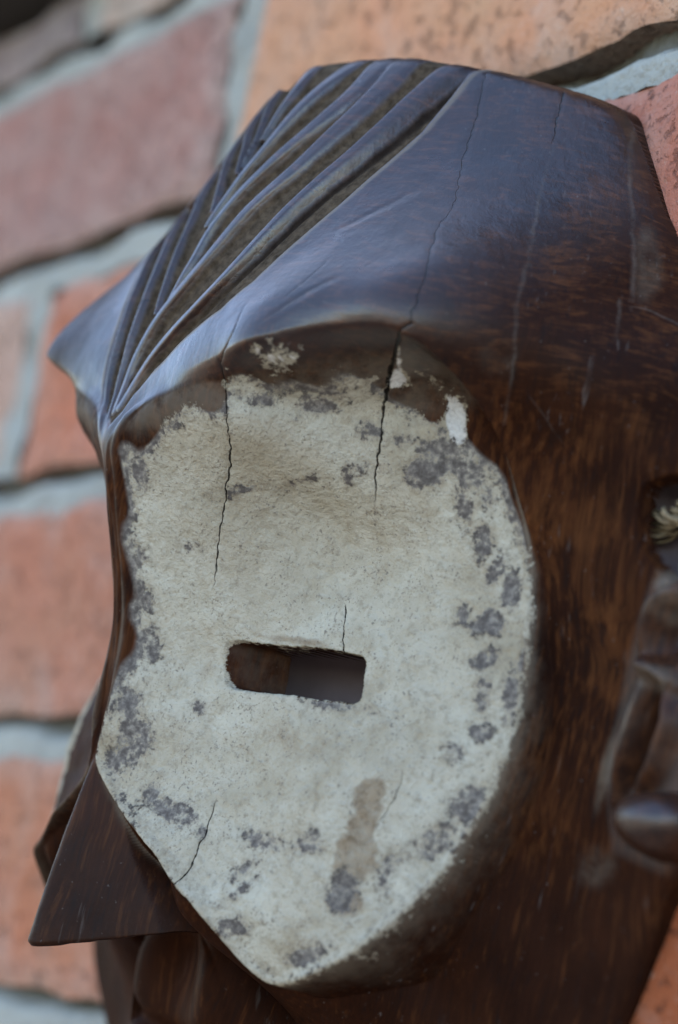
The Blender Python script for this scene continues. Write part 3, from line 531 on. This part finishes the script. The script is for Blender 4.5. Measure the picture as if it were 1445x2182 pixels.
"o":0},{"c":[44.45,-103.25],
"u":[5.25,2.27],
"v":[1.57,-1.75],
"o":0},{"c":[52.5,-108.85],
"u":[1.93,-0.88],
"v":[-0.53,-1.4],
"o":0},{"c":[74.55,1.05],
"u":[1.4,0.35],
"v":[0.0,-2.98],
"o":0},{"c":[87.15,-32.2],
"u":[1.05,0.18],
"v":[1.23,-4.02],
"o":0}],
"knobs":[{"c":[68.6,26.25],
"u":[2.27,-0.53],
"v":[-7.35,-4.03],
"z":3.2},{"c":[68.25,17.85],
"u":[3.68,1.57],
"v":[1.05,-5.43],
"z":-1.2}],
"whites":[{"c":[64.75,24.85],
"u":[0.7,0.17],
"v":[-3.67,-2.28]},{"c":[60.9,22.05],
"u":[1.4,0.52],
"v":[-1.75,-1.75]},{"c":[67.55,16.8],
"u":[1.57,0.88],
"v":[1.23,-4.9]},{"c":[68.6,13.3],
"u":[1.57,0.35],
"v":[0.18,-2.45]},{"c":[49.7,19.95],
"u":[0.35,0.0],
"v":[-1.05,-0.7]},{"c":[51.1,20.3],
"u":[0.18,0.0],
"v":[-0.7,-0.53]},{"c":[49.35,20.65],
"u":[0.35,0.0],
"v":[-0.88,-0.7]},{"c":[52.85,21.0],
"u":[0.35,0.18],
"v":[-0.7,-0.53]}],
"stains":[{"c":[68.6,-74.9],
"u":[3.33,-0.35],
"v":[-0.17,-4.9],
"k":0.9,"f":0.4},{"c":[68.25,-68.25],
"u":[2.8,-0.52],
"v":[-0.35,-6.12],
"k":0.9,"f":0.25},{"c":[68.25,-81.55],
"u":[4.38,0.0],
"v":[0.17,-8.05],
"k":0.95,"f":0.3},{"c":[68.6,-90.65],
"u":[3.5,1.05],
"v":[1.05,-3.85],
"k":1.0,"f":0.5},{"c":[19.95,-45.15],
"u":[2.98,0.52],
"v":[1.58,-10.5],
"k":0.45,"f":0.9},{"c":[50.05,-60.55],
"u":[20.82,-0.88],
"v":[1.23,-6.12],
"k":0.3,"f":0.9},{"c":[33.25,-109.2],
"u":[11.03,4.38],
"v":[-3.33,-5.78],
"k":0.5,"f":0.9},{"c":[21.35,-66.85],
"u":[5.78,1.4],
"v":[1.22,-4.2],
"k":0.0},{"c":[37.8,-37.8],
"u":[12.42,0.7],
"v":[0.35,-1.4],
"k":0.8,"f":0.8}],
"wears":[{"c":[81.9,53.9],
"u":[3.32,3.15],
"v":[10.5,-18.2],
"k":0.6},{"c":[51.45,73.15],
"u":[8.75,2.62],
"v":[8.75,-12.25],
"k":0.36},{"c":[104.65,20.3],
"u":[5.25,0.88],
"v":[1.58,-7.88],
"k":0.5},{"c":[74.55,71.05],
"u":[4.9,2.8],
"v":[13.3,-22.93],
"k":0.7},{"c":[54.95,85.4],
"u":[5.43,1.92],
"v":[9.1,-14.88],
"k":0.42},{"c":[46.9,56.35],
"u":[0.0,15.22],
"v":[9.1,-5.77],
"k":0.4},{"c":[96.25,-2.1],
"u":[13.12,1.4],
"v":[1.4,-10.68],
"k":0.82},{"c":[105.0,-26.95],
"u":[11.02,1.22],
"v":[3.33,-25.02],
"k":0.78},{"c":[90.65,-50.75],
"u":[3.33,0.0],
"v":[-2.62,-25.9],
"k":0.62},{"c":[98.35,42.7],
"u":[3.15,1.75],
"v":[4.38,-7.35],
"k":0.6},{"c":[33.6,65.1],
"u":[1.93,9.1],
"v":[7.0,-4.73],
"k":0.45},{"c":[91.35,31.85],
"u":[4.38,1.75],
"v":[2.1,-12.08],
"k":0.4}],
"dusts":[{"c":[115.15,-40.25],
"u":[2.62,0.0],
"v":[-1.4,-10.15],
"k":1.0},{"c":[120.05,-31.85],
"u":[7.17,0.88],
"v":[0.7,-3.85],
"k":0.5},{"c":[119.0,-16.45],
"u":[5.42,0.52],
"v":[1.05,-5.77],
"k":0.45},{"c":[107.1,-51.8],
"u":[2.62,-0.18],
"v":[-1.58,-11.73],
"k":0.5},{"c":[117.25,-11.9],
"u":[4.38,0.52],
"v":[0.88,-5.6],
"k":0.7},{"c":[107.45,-72.1],
"u":[8.4,1.4],
"v":[1.22,-5.6],
"k":0.35},{"c":[87.5,59.5],
"u":[1.4,1.22],
"v":[8.22,-14.7],
"k":0.35},{"c":[83.65,28.7],
"u":[3.33,1.23],
"v":[-0.53,-5.6],
"k":0.15}],
"cord":[[223.86,-5.96,39.85],[228.93,-7.46,39.82],[234.01,-8.96,39.79],[239.37,-6.96,41.28],[253.37,-2.96,38.28]]}''')
# ---- carved surface of the mask, in millimetres: a = sideways from the midline,
# ---- h = up, w = out from the root of the nose towards the viewer
def tps_fit(pts, lam=1e-3):
    pts = np.asarray(pts, float); xy = pts[:, :2]/50.0; n = len(pts)
    d2 = ((xy[:, None]-xy[None])**2).sum(-1)
    Kk = 0.5*d2*np.log(np.maximum(d2, 1e-12)) + lam*np.eye(n)
    Pm = np.c_[np.ones(n), xy]
    M = np.block([[Kk, Pm], [Pm.T, np.zeros((3, 3))]])
    sol = np.linalg.solve(M, np.r_[pts[:, 2], np.zeros(3)])
    return xy, sol[:n], sol[n:]
def tps_eval(fit, a, h):
    xy, c, p = fit
    x = (a/50.0).ravel(); y = (h/50.0).ravel()
    out = p[0]+p[1]*x+p[2]*y
    for (px_, py_), ck in zip(xy, c):
        d2 = (x-px_)**2+(y-py_)**2
        out = out+ck*0.5*d2*np.log(np.maximum(d2, 1e-12))
    return out.reshape(a.shape)
def bilin(coarse, ca, ch, a, h):
    fa = np.clip((a-ca[0])/(ca[1]-ca[0]), 0, len(ca)-1.001); fh = np.clip((h-ch[0])/(ch[1]-ch[0]), 0, len(ch)-1.001)
    def cub(f, n):
        i = np.floor(f).astype(int); t = f-i
        w = [-.5*t+t*t-.5*t**3, 1-2.5*t*t+1.5*t**3, .5*t+2*t*t-1.5*t**3, -.5*t*t+.5*t**3]
        return [(np.clip(i+k-1, 0, n-1), w[k]) for k in range(4)]
    A_ = cub(fa[0], len(ca)); H_ = cub(fh[:, 0], len(ch))
    rows = sum(coarse[i]*w[:, None] for i, w in H_)
    return sum(rows[:, i]*w[None] for i, w in A_)
def sdist(poly, a, h, closed=True):
    """signed distance (mm) to a polygon, positive inside; plain distance for an open polyline, with the arc fraction"""
    P = np.asarray(poly, float); n = len(P)
    if not closed and a.size > 5e4:                       # only look near the line
        pad = 14.0; j = np.where((a[0] > P[:, 0].min()-pad) & (a[0] < P[:, 0].max()+pad))[0]; i = np.where((h[:, 0] > P[:, 1].min()-pad) & (h[:, 0] < P[:, 1].max()+pad))[0]
        D = np.full(a.shape, 1e3); F = np.zeros(a.shape); S = np.zeros(a.shape)
        if len(i) and len(j):
            sl = np.s_[i[0]:i[-1]+1, j[0]:j[-1]+1]; D[sl], F[sl], S[sl] = _polyline(P, a[sl], h[sl])
        return D, F, S
    if not closed: return _polyline(P, a, h)
    return _dist(P, a, h, True)
def _polyline(P, a, h): return _dist(P, a, h, False)
def _dist(P, a, h, closed):
    n = len(P)
    best = np.full(a.shape, 1e9); frac = np.zeros(a.shape); inside = np.zeros(a.shape, bool); side = np.zeros(a.shape)
    seg = n if closed else n-1
    L = np.r_[0, np.cumsum([np.hypot(*(P[(i+1) % n]-P[i])) for i in range(seg)])]
    for i in range(seg):
        p, q = P[i], P[(i+1) % n]; e = q-p; ee = e@e+1e-12
        t = np.clip(((a-p[0])*e[0]+(h-p[1])*e[1])/ee, 0, 1)
        d = np.hypot(a-p[0]-t*e[0], h-p[1]-t*e[1])
        m = d < best; best = np.where(m, d, best); frac = np.where(m, (L[i]+t*(L[i+1]-L[i]))/L[-1], frac)
        side = np.where(m, np.sign(e[0]*(h-p[1])-e[1]*(a-p[0])), side)
        if closed:
            c = (p[1] > h) != (q[1] > h)
            inside ^= c & (a < (q[0]-p[0])*(h-p[1])/(q[1]-p[1]+1e-12)+p[0])
    return np.where(inside, best, -best) if closed else (best, frac, side)
def chaikin(P, n=2, closed=True):
    P = np.asarray(P, float)
    for _ in range(n):
        Q = np.roll(P, -1, 0) if closed else P[1:]
        B = P if closed else P[:-1]
        R = np.empty((2*len(B), P.shape[1])); R[0::2] = .75*B+.25*Q; R[1::2] = .25*B+.75*Q
        P = R if closed else np.r_[P[:1], R, P[-1:]]
    return P
def sstep(x, e0, e1):
    t = np.clip((x-e0)/(e1-e0), 0, 1); return t*t*(3-2*t)
def smax(x, y, k):
    m = np.maximum(x, y); return m+k*np.log(np.exp((x-m)/k)+np.exp((y-m)/k))-0
def bump2(a, h, c, ax, ay):
    """1 at c falling to 0 on the ellipse with half axes ax, ay (vectors)"""
    M = np.linalg.inv(np.array([[ax[0], ay[0]], [ax[1], ay[1]]]))
    u_ = M[0, 0]*(a-c[0])+M[0, 1]*(h-c[1]); v_ = M[1, 0]*(a-c[0])+M[1, 1]*(h-c[1])
    return 1-np.sqrt(u_*u_+v_*v_)
def lumps(a, h, seed, scale, n=24):
    r = np.random.RandomState(seed); out = 0
    for _ in range(n):
        th = r.rand()*6.283; k = 6.283/(scale*(0.6+r.rand()*1.2)); out = out+np.sin(k*(a*np.cos(th)+h*np.sin(th))+r.rand()*6.283)
    return out/np.sqrt(n)
def build_base(K, step, arange, hrange):
    ga = np.arange(arange[0], arange[1]+step/2, step); gh = np.arange(hrange[0], hrange[1]+step/2, step)
    a, h = np.meshgrid(ga, gh); s = np.abs(a)
    ca = np.arange(arange[0]-4, arange[1]+4.1, 2.0); ch = np.arange(hrange[0]-4, hrange[1]+4.1, 2.0); Ca, Ch = np.meshgrid(ca, ch)
    def sym(p): p = np.asarray(p, float); m = p[p[:, 0] > .5].copy(); m[:, 0] *= -1; return np.r_[p, m]
    head = bilin(tps_eval(tps_fit(sym(K['head'])), Ca, Ch), ca, ch, a, h)
    head = np.maximum(head, -85.0)
    # the face panels fold at the midline: fit on one side, read with |a|
    half = tps_eval(tps_fit(K['plate'], 1e-2), Ca, Ch)
    pa_ = np.arange(0, arange[1]+step/2, step)
    plate_h = bilin(half, ca, ch, np.meshgrid(pa_, gh)[0], np.meshgrid(pa_, gh)[1])
    idx = np.clip(np.round(np.abs(ga)/step).astype(int), 0, len(pa_)-1); plate = plate_h[:, idx]
    out_ = chaikin(K['panel'], 2); sd = sdist(out_, s, h)
    plate = plate-2.4*np.exp(-((h+45+.05*(s-42))/13)**2)*sstep(sd, 2, 18)   # pinched in along the eye slot
    # brow: wide rolled overhang above the panel; elsewhere a narrow proud rim
    up = bilin(tps_eval(tps_fit(K['browness'], 1e-2), Ca, Ch), ca, ch, a, h); up = np.clip(up[:, :], 0, 1)
    up = np.where(a < 0, up[:, ::-1] if abs(arange[0]+arange[1]) < 1e-6 else up, up)
    # away from the brow the wood beside the panel is cut back, so that the panel's edge stands proud and crisp
    low = head-1.6*np.exp(-np.clip(-sd, 0, 40)/5.0)*(1-up)*sstep(s, 30, 48)
    t_rim = sstep(sd, -.9, .25); t_brow = sstep(sd, -1.6, 8.2)
    w = (low*(1-t_rim)+plate*t_rim)*(1-up)+(head*(1-t_brow)+plate*t_brow)*up
    w = w+0.8*np.exp(-((sd-.9)/1.1)**2)*(1-up)          # slightly raised lip of the panel
    return dict(ga=ga, gh=gh, a=a, h=h, s=s, head=head, plate=plate, sd=sd, up=up, w=w)
def add_nose(G, K):
    a, h, s, w = G['a'], G['h'], G['s'], G['w']
    hh = np.array([p[1] for p in K['ridge']]); wr = np.interp(h, hh[::-1], np.array([p[2] for p in K['ridge']])[::-1])
    n0, n1 = K['nose_top'], K['nose_bot']
    f = np.clip((n0-h)/(n0-n1), 0, 1)
    half = 1.5+K['nose_half']*f**1.05; drop = K['nose_drop']*f**1.1
    q = s/half
    soft = np.sqrt(q*q+.012)-.11
    wr = wr-1.3*sstep(-h, 116.8, 118.8)
    nose = wr-drop*soft-60*np.clip(q-1, 0, None)
    cut = K['nose_bot']+1.5*lumps(a, h*0, 5, 30, 6)*.15+K['nose_cut']*s*np.sqrt(s*s/(s*s+9))
    nose = nose-60*sstep(-h, -cut-.1, -cut+.6)-400*np.clip(cut-.6-h, 0, 1)
    nose = np.where(h > n0+4, -999, nose-np.clip(h-n0, 0, 9)*3)
    G['nose'] = nose; G['is_nose'] = (nose > w-.15) & (G['sd'] < 0)
    G['w'] = np.where(G['sd'] < .8, smax(w, nose, .55), w)
    G['nose_d'] = nose-w

STEP = 0.35
G = build_base(K, STEP, (-152.6, 152.6), (-178.5, 113.05)); add_nose(G, K)
def features(G, K):
    a, h, s, w, sd = G['a'], G['h'], G['s'], G['w'], G['sd']
    Z = np.zeros_like(a); G['base'] = w.copy()
    # gentle tool undulation over everything
    w = w+.10*lumps(a, h, 1, 30)+.05*lumps(a, h, 2, 11)
    w = w+np.where(sd > 3, .14*lumps(a, h, 3, 8)+.05*lumps(a, h, 33, 3.2), 0)
    ol = np.array(K['outline']); ol = np.r_[ol, [[-min(x, 106.), y] for x, y in ol[-2:0:-1]]]
    sdo = sdist(chaikin(ol, 2), a, h); G['sdo'] = sdo
    w = w+np.where(sd > 2, .16*lumps(a, h, 35, 14), 0)
    # ---------------- combed hair: ridges standing in lowered furrows
    hs = sdist(K['hair'], a, h); inh = hs > 0
    near = sstep(hs, 0, 2.2)
    dn = np.hypot(a, h-2); fade = sstep(dn, 3, 26)
    r = Z.copy(); dmin = Z+99
    for rd in K['ridges']:
        d, fr, side = sdist(chaikin(rd['p'], 2, False), a, h, False)
        f2 = np.clip(fr, 0, 1); sg = rd['s0']+(rd['s1']-rd['s0'])*f2
        end = sstep(f2, rd.get('e', 1.01)+.0, rd.get('e', 1.01)-.12) if rd.get('e') else 1
        r = np.maximum(r, np.exp(-(d/sg)**5)*end)
        if rd.get('main'): ddeep, fdeep, sdeep, sgd = d, fr, side, sg
    floor_d = 2.6*(.25+.75*fade)*(1-.55*sstep(h, 94, 105))
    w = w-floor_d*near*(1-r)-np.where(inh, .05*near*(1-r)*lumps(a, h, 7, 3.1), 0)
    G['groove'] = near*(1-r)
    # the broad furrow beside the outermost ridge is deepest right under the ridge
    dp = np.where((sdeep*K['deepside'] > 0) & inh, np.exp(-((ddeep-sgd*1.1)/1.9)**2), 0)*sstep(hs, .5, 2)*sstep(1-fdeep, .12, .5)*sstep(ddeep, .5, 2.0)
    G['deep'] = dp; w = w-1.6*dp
    # ---------------- eye slots: cut right through the panel
    sl = sdist(chaikin(K['slot'], 2), s, h)-.45; G['slotd'] = sl
    c0 = np.array(K['slot']).mean(0)
    inner = np.clip((s-K['slot_in'])/12.0, 0, 1)           # inner end is cut on a slant
    depth = 45*sstep(sl, -.5, .75)*np.maximum(inner**1.3, .045)
    depth = depth+.8*np.exp(-np.clip(-sl, 0, 9)/1.3)*(sl <= 0)*.5
    w = w-depth
    G['hole'] = (depth > 14) & (sl > -.2)
    # cord hole beside the ear
    ho = sdist(chaikin(K['hole'], 2), s, h); w = w-8*sstep(ho, -.6, 1.2)-.6*np.exp(-(ho/2.2)**2)
    G['hole'] = G['hole'] | ((ho > .5))
    # ---------------- ear
    for e in K['ear_ridge']:
        d, fr, side = _polyline(chaikin(e['p'], 2, False), s, h)
        w = w+e['z']*np.exp(-(d/e['s'])**2)*np.sin(np.clip(fr*.94+.03, 0, 1)*np.pi)**.4
    for b in K['ear_blob']:
        q = np.clip(bump2(s, h, b['c'], b['u'], b['v']), 0, 1); w = w+b['z']*np.sqrt(np.clip(1-(1-q)**2, 0, 1))
    # ---------------- lips
    lp = np.clip(1-np.sqrt((s/22)**2+((h+136)/13)**2), 0, 1)
    w = w+3*np.sqrt(np.clip(1-(1-lp)**2, 0, 1))-3*np.exp(-((h+139-.004*s*s)/1.6)**2)*(s < 20)
    for b in K['knobs']:
        q = np.clip(bump2(s, h, b['c'], b['u'], b['v']), 0, 1); w = w+b['z']*q*q*(3-2*q)
    # scores on the brow
    G['score'] = Z+9; G['scorew'] = Z.copy(); G['crack'] = Z+9; G['crackw'] = Z.copy()
    for c in K['cracks']:
        d, fr, side = sdist(c['p'], a, h, False)
        wp = np.interp(fr, np.linspace(0, 1, len(c['w'])), c['w'])*np.exp(-(d/.9)**4)
        m = (d < 1.5) & (wp > G['crackw']); wob = (.10*lumps(a, h, 21, 3.0)+.05*lumps(a, h, 22, 1.4))*(1-.85*G['up']*sstep(sd, -1, .5)*sstep(sd, 11, 8))
        G['crack'] = np.where(m, (side*d+wob)*(.22/c.get('t', .22)), G['crack']); G['crackw'] = np.where(m, wp, G['crackw'])
        w = w-.35*c.get('t', .22)/.22*np.exp(-((side*d+wob)/.28)**2)*wp
    for c in K['scores']:
        d, fr, side = sdist(c['p'], a, h, False)
        wp = np.interp(fr, np.linspace(0, 1, len(c['w'])), c['w'])*np.exp(-(d/1.4)**4)
        m = (d < 2) & (wp > G['scorew']); wob = .05*lumps(a, h, 23, 5)
        G['score'] = np.where(m, side*d+wob, G['score']); G['scorew'] = np.where(m, wp, G['scorew'])
        w = w-c.get('z', 0)*np.exp(-(d/1.1)**2)*np.minimum(wp, 1)
    G['worm'] = Z.copy()
    for c in K['worms']:
        d = np.hypot((a-c[0]), h-c[1]); G['worm'] = np.maximum(G['worm'], sstep(d, c[2]+.25, c[2]-.25)); w = w-1.5*sstep(d, c[2]+.2, c[2]-.3)
    # ---------------- kaolin: where it is still on the panel
    pd = sdist(chaikin(K['paint'], 1), s, h)+1.7*sstep(s, 36, 52)*sstep(h, 12, -8); paint = .5+pd/3.4
    for b in K['chips']:
        q = bump2(s, h, b['c'], b['u'], b['v']); sz = min(np.hypot(*b['u']), np.hypot(*b['v']))
        paint = np.minimum(paint, np.maximum(.5-(q*sz-b.get('o', 0))/3.0, b.get('core', .26)))
    white = Z.copy()
    for b in K['whites']:
        q = bump2(s, h, b['c'], b['u'], b['v']); sz = min(np.hypot(*b['u']), np.hypot(*b['v']))
        paint = np.maximum(paint, .55+q*sz/2.2); white = np.maximum(white, sstep(q, -.1, .3))
    paint = np.where(a < 0, np.minimum(paint, .5+(s-52)/3), paint)
    paint = np.minimum(paint, .5-(sl+.4)/1.0); paint = np.minimum(paint, np.where(G['up'] < .4, np.minimum(.5+(sd-.35)/.8, .66+sd/13), 9))
    G['paint'] = np.clip(paint, -.6, 1.35); G['white'] = white
    G['bare'] = sstep(sd, .5, 1.5)*(1-sstep(-pd, .2, 1.6)*sstep(G['up'], .2, .5))*(a > 0)*(sl < -1)*sstep(pd, -3.2, -.8)
    st = Z.copy()
    for b in K['stains']:
        st = np.maximum(st, b['k']*sstep(bump2(s, h, b['c'], b['u'], b['v'])+.14*lumps(a, h, 41, 9)+.10*lumps(a, h, 42, 3.5), 0, b.get('f', .35)))
    G['stain'] = st
    # paint has a thickness
    w = w+.12*sstep(G['paint'], .4, .6)*(sd > 0)
    # ---------------- wood character
    G['crossgrain'] = sstep(h, 12, 34)
    wear = .28*sstep(h-.25*s, -110, -60)+.12*sstep(h, 22, 0)*sstep(h, -95, -60)+Z
    for b in K['wears']: wear = np.maximum(wear, b['k']*sstep(bump2(s, h, b['c'], b['u'], b['v']), 0, .8))
    wear = np.where(G['is_nose'], .06, wear); wear = wear*(1-sstep(sl, -1, 0)); G['wear'] = wear
    pol = sstep(h-.30*s, -14, 14)*(1-.9*sstep(s-.10*(h-60), 66, 90))*(1-.75*sstep(-a, 14, 38))*(1-sstep(sd, .5, 2.5)); pol = np.maximum(pol, .12*G['is_nose']); pol = np.maximum(pol, sstep(h, -119, -126)*(s < 40)*.0)
    kb = K['knobs'][0]; pol = np.maximum(pol, .75*sstep(bump2(s, h, kb['c'], kb['u'], kb['v']), .05, .5)); G['polish'] = np.clip(pol, .02, 1)
    er_ = sdist(K['ear'], s, h); G['polish'] = np.maximum(G['polish'], .30*sstep(er_, -1, 2)); bb = K['ear_blob'][0]; G['polish'] = np.maximum(G['polish'], .85*sstep(bump2(s, h, bb['c'], bb['u'], bb['v']), 0, .3))
    dust = Z.copy()
    dust = np.maximum(dust, .9*np.exp(-((hs+.2)/.6)**2)*sstep(dn, 6, 20))           # pale edge of the broad furrow
    dust = np.maximum(dust, .55*np.exp(-((sd-.3)/.7)**2)*(1-G['up'])*(s > 2)); dust = np.maximum(dust, .9*np.exp(-((sd-.35)/.55)**2)*(1-G['up'])*sstep(s, 38, 52))       # dirt along the lip of the panel
    nd = G['nose_d']; dust = np.maximum(dust, .8*np.exp(-((nd+.4)/1.5)**2)*(sd < 0)*(h < -78)*sstep(h, -106, -100))
    dust = np.maximum(dust, .55*sstep(G['up'], .3, .8)*sstep(sd, .8, 3)*sstep(pd, 2, -1)); dust = np.maximum(dust, .25*sstep(sl, -.6, .5))
    for b in K['dusts']: dust = np.maximum(dust, b['k']*sstep(bump2(s, h, b['c'], b['u'], b['v']), 0, .6))
    G['dust'] = dust
    # rim rolls over at the outline
    w = w-2.2*np.exp(-np.clip(sdo, 0, 30)/1.1)
    # ---------------- which part each spot belongs to
    part = np.zeros(a.shape, int)
    part[(s < 24) & (h < -121) & (h > -152)] = 7
    er = sdist(K['ear'], s, h) > 0; part[er & (a > 0)] = 5
    part[inh] = 4
    part[(sd > 0) & (a >= 0)] = 1; part[(sd > 0) & (a < 0)] = 2
    part[G['is_nose']] = 3
    # the underside of the nose is undercut: its lower edge climbs as it runs back to the face
    lift = .45*np.clip(-10-w, 0, 34)*sstep(h, -84, -114)*(1-sstep(-h, 121, 150))*(1-sstep(s, 23, 34))
    G['lift'] = lift
    G['part'] = part; G['w'] = w
    return G

G = features(G, K)
a, h, w = G['a'], G['h'], G['w']
mask = link(bpy.data.objects.new('mask', None)); mask.empty_display_size = .05
mask.location = (0.122239, -0.086957, 0.049082); mask.rotation_euler = (0, R(6), 0)
tag(mask, 'carved dark wooden face mask with whitened eye panel hanging on the brick wall', 'mask')
nr, nc = a.shape
P = np.stack([a, -w, h+G['lift']], -1)/1000.0
# one set of normals for the whole carving, so that parts meet without a seam
du = np.zeros_like(P); dv = np.zeros_like(P); du[:, 1:-1] = P[:, 2:]-P[:, :-2]; dv[1:-1] = P[2:]-P[:-2]
N = np.cross(du, dv); N /= np.maximum(np.linalg.norm(N, axis=-1, keepdims=True), 1e-12); Nf = N.reshape(-1, 3)
# keep what lies inside the outline, with the rim drawn in onto the curve
sdo = G['sdo']; keep = (sdo > -STEP*.75) & ~G['hole']
gy, gx = np.gradient(sdo, STEP); m = (sdo < STEP*.75) & keep
P[..., 0] -= np.where(m, gx*sdo, 0)/1000; P[..., 2] -= np.where(m, gy*sdo, 0)/1000
idx = np.arange(nr*nc).reshape(nr, nc)
quad = np.stack([idx[:-1, :-1], idx[:-1, 1:], idx[1:, 1:], idx[1:, :-1]], -1).reshape(-1, 4)
ok = keep.ravel()[quad].all(1)
quad = quad[ok]
cat = G['part'].ravel()[quad[:, 0]]
names = ['mask_body', 'face_panel', 'face_panel', 'nose', 'coiffure', 'ear', 'ear', 'mouth']
fields = ['paint', 'groove', 'deep', 'dust', 'wear', 'crossgrain', 'polish', 'crack', 'crackw', 'score', 'scorew', 'stain', 'white', 'bare', 'worm']
Pf = P.reshape(-1, 3); flat = {f: G[f].ravel() for f in fields}
for ci, nm in enumerate(names):
    q = quad[cat == ci]
    if not len(q): continue
    used, inv = np.unique(q, return_inverse=True)
    V = Pf[used]; F = inv.reshape(-1, 4); at = {f: flat[f][used] for f in fields}; Nv = Nf[used]
    me = mesh_np(nm, V, F, MW, True, at)
    me.normals_split_custom_set_from_vertices(Nv.tolist())
    o = link(bpy.data.objects.new(nm, me), mask)
    if nm == 'face_panel': tag(o, 'whitened hollow eye panel on the near side with flaking paint' if ci == 1 else 'eye panel on the far side of the nose')
    if nm == 'ear': tag(o, 'carved ear at the right edge' if ci == 5 else 'carved ear on the far side')
# rim: the thickness of the mask running back to the wall
ev = np.sort(np.concatenate([quad[:, [0, 1]], quad[:, [1, 2]], quad[:, [2, 3]], quad[:, [3, 0]]]), axis=1)
key, cnt = np.unique(ev[:, 0].astype(np.int64)*(nr*nc)+ev[:, 1], return_counts=True); key = key[cnt == 1]
e0, e1 = key//(nr*nc), key % (nr*nc)
outer = (np.abs(sdo.ravel()[e0]) < STEP*2)
e0, e1 = e0[outer], e1[outer]
used, inv = np.unique(np.r_[e0, e1], return_inverse=True); V = Pf[used]; B = V.copy(); B[:, 1] = np.maximum(.0862, V[:, 1]+.001)
n = len(V); i0, i1 = inv[:len(e0)], inv[len(e0):]
me = mesh_np('rim', np.r_[V, B], np.stack([i0, i1, n+i1, n+i0], -1), MW, True, {f: np.r_[flat[f][used], flat[f][used]] for f in fields})
link(bpy.data.objects.new('rim', me), mask)
# hollow back: the inside of the shell, a finger's breadth behind the face
k = 6; sa, sh, sw = a[::k, ::k], h[::k, ::k], w[::k, ::k]
pad = np.pad(sw, 3, mode='edge'); inn = np.min([pad[i:i+sw.shape[0], j:j+sw.shape[1]] for i in range(0, 7, 3) for j in range(0, 7, 3)], 0)-7.0
inn = np.where(G['slotd'][::k, ::k] > -8, 0, inn); inn = np.minimum(inn, np.minimum(G['base'][::k, ::k]-11.0, -20.0)); inn = np.where((np.abs(sa) < 48) & (sh > -165) & (sh < -88), np.minimum(inn, -70.0), inn); inn = np.maximum(inn, -85.7); inn = np.maximum(np.minimum(inn, np.where(G['slotd'][::k, ::k] > -16, G['plate'][::k, ::k]-13-17*sstep(G['slotd'][::k, ::k], -15, -5), inn)), -85.7)
okv = (sdo[::k, ::k] > 2.0) 
Pi = np.stack([sa, -inn, sh], -1)/1000; r2, c2 = sa.shape; ii = np.arange(r2*c2).reshape(r2, c2)
qi = np.stack([ii[:-1, :-1], ii[1:, :-1], ii[1:, 1:], ii[:-1, 1:]], -1).reshape(-1, 4); qi = qi[okv.ravel()[qi].all(1)]
used, inv = np.unique(qi, return_inverse=True)
link(bpy.data.objects.new('hollow_back', mesh_np('hollow_back', Pi.reshape(-1, 3)[used], inv.reshape(-1, 4), MI)), mask)

# ------------------------------------------------------------------ the fibre cord through the hole by the ear
cord = link(bpy.data.objects.new('cord', None)); cord.empty_display_size = .02
tag(cord, 'frayed straw coloured cord passing through the hole above the ear of the mask', 'cord')
def tube(pts, r, n=6):
    pts = np.asarray(pts, float); T = np.gradient(pts, axis=0); T /= np.linalg.norm(T, axis=1, keepdims=True)
    up_ = np.array([.13, .21, .97]); A_ = np.cross(T, up_); A_ /= np.linalg.norm(A_, axis=1, keepdims=True); B_ = np.cross(T, A_)
    th = np.arange(n)*2*np.pi/n; ring = pts[:, None]+r[:, None, None]*(np.cos(th)[None, :, None]*A_[:, None]+np.sin(th)[None, :, None]*B_[:, None])
    V = ring.reshape(-1, 3); m = len(pts); ii = np.arange(m*n).reshape(m, n); jj = np.roll(ii, -1, 1)
    return V, np.stack([ii[:-1], jj[:-1], jj[1:], ii[1:]], -1).reshape(-1, 4)
cp = np.array(K['cord'])/1000.0
cord.location = cp[0]
rr_ = np.random.RandomState(9); tt = np.linspace(0, 1, 28)
seg = np.linspace(0, 1, len(cp)); path = np.stack([np.interp(tt, seg, cp[:, i]) for i in range(3)], -1)
for _ in range(3): path[1:-1] = .25*path[:-2]+.5*path[1:-1]+.25*path[2:]
for sidx in range(24):
    th = rr_.rand()*6.28; rad = .0026*math.sqrt(rr_.rand()); tw = 5+rr_.rand()*2
    off = np.stack([0*tt, rad*np.cos(th+tw*tt), rad*np.sin(th+tw*tt)], -1)*(1+.5*np.sin(tt*9+sidx))[:, None]
    fr = (1-tt)**3*.0045; off[:, 2] += fr*(rr_.rand()-.5)*2; off[:, 0] -= fr*rr_.rand()*1.2
    V, F = tube(path+off-cp[0], np.full(28, .00028+.00028*rr_.rand())*(.35+.65*np.clip(tt*7, 0, 1)))
    link(bpy.data.objects.new('strand', mesh_np('strand', V, F, MF)), cord)
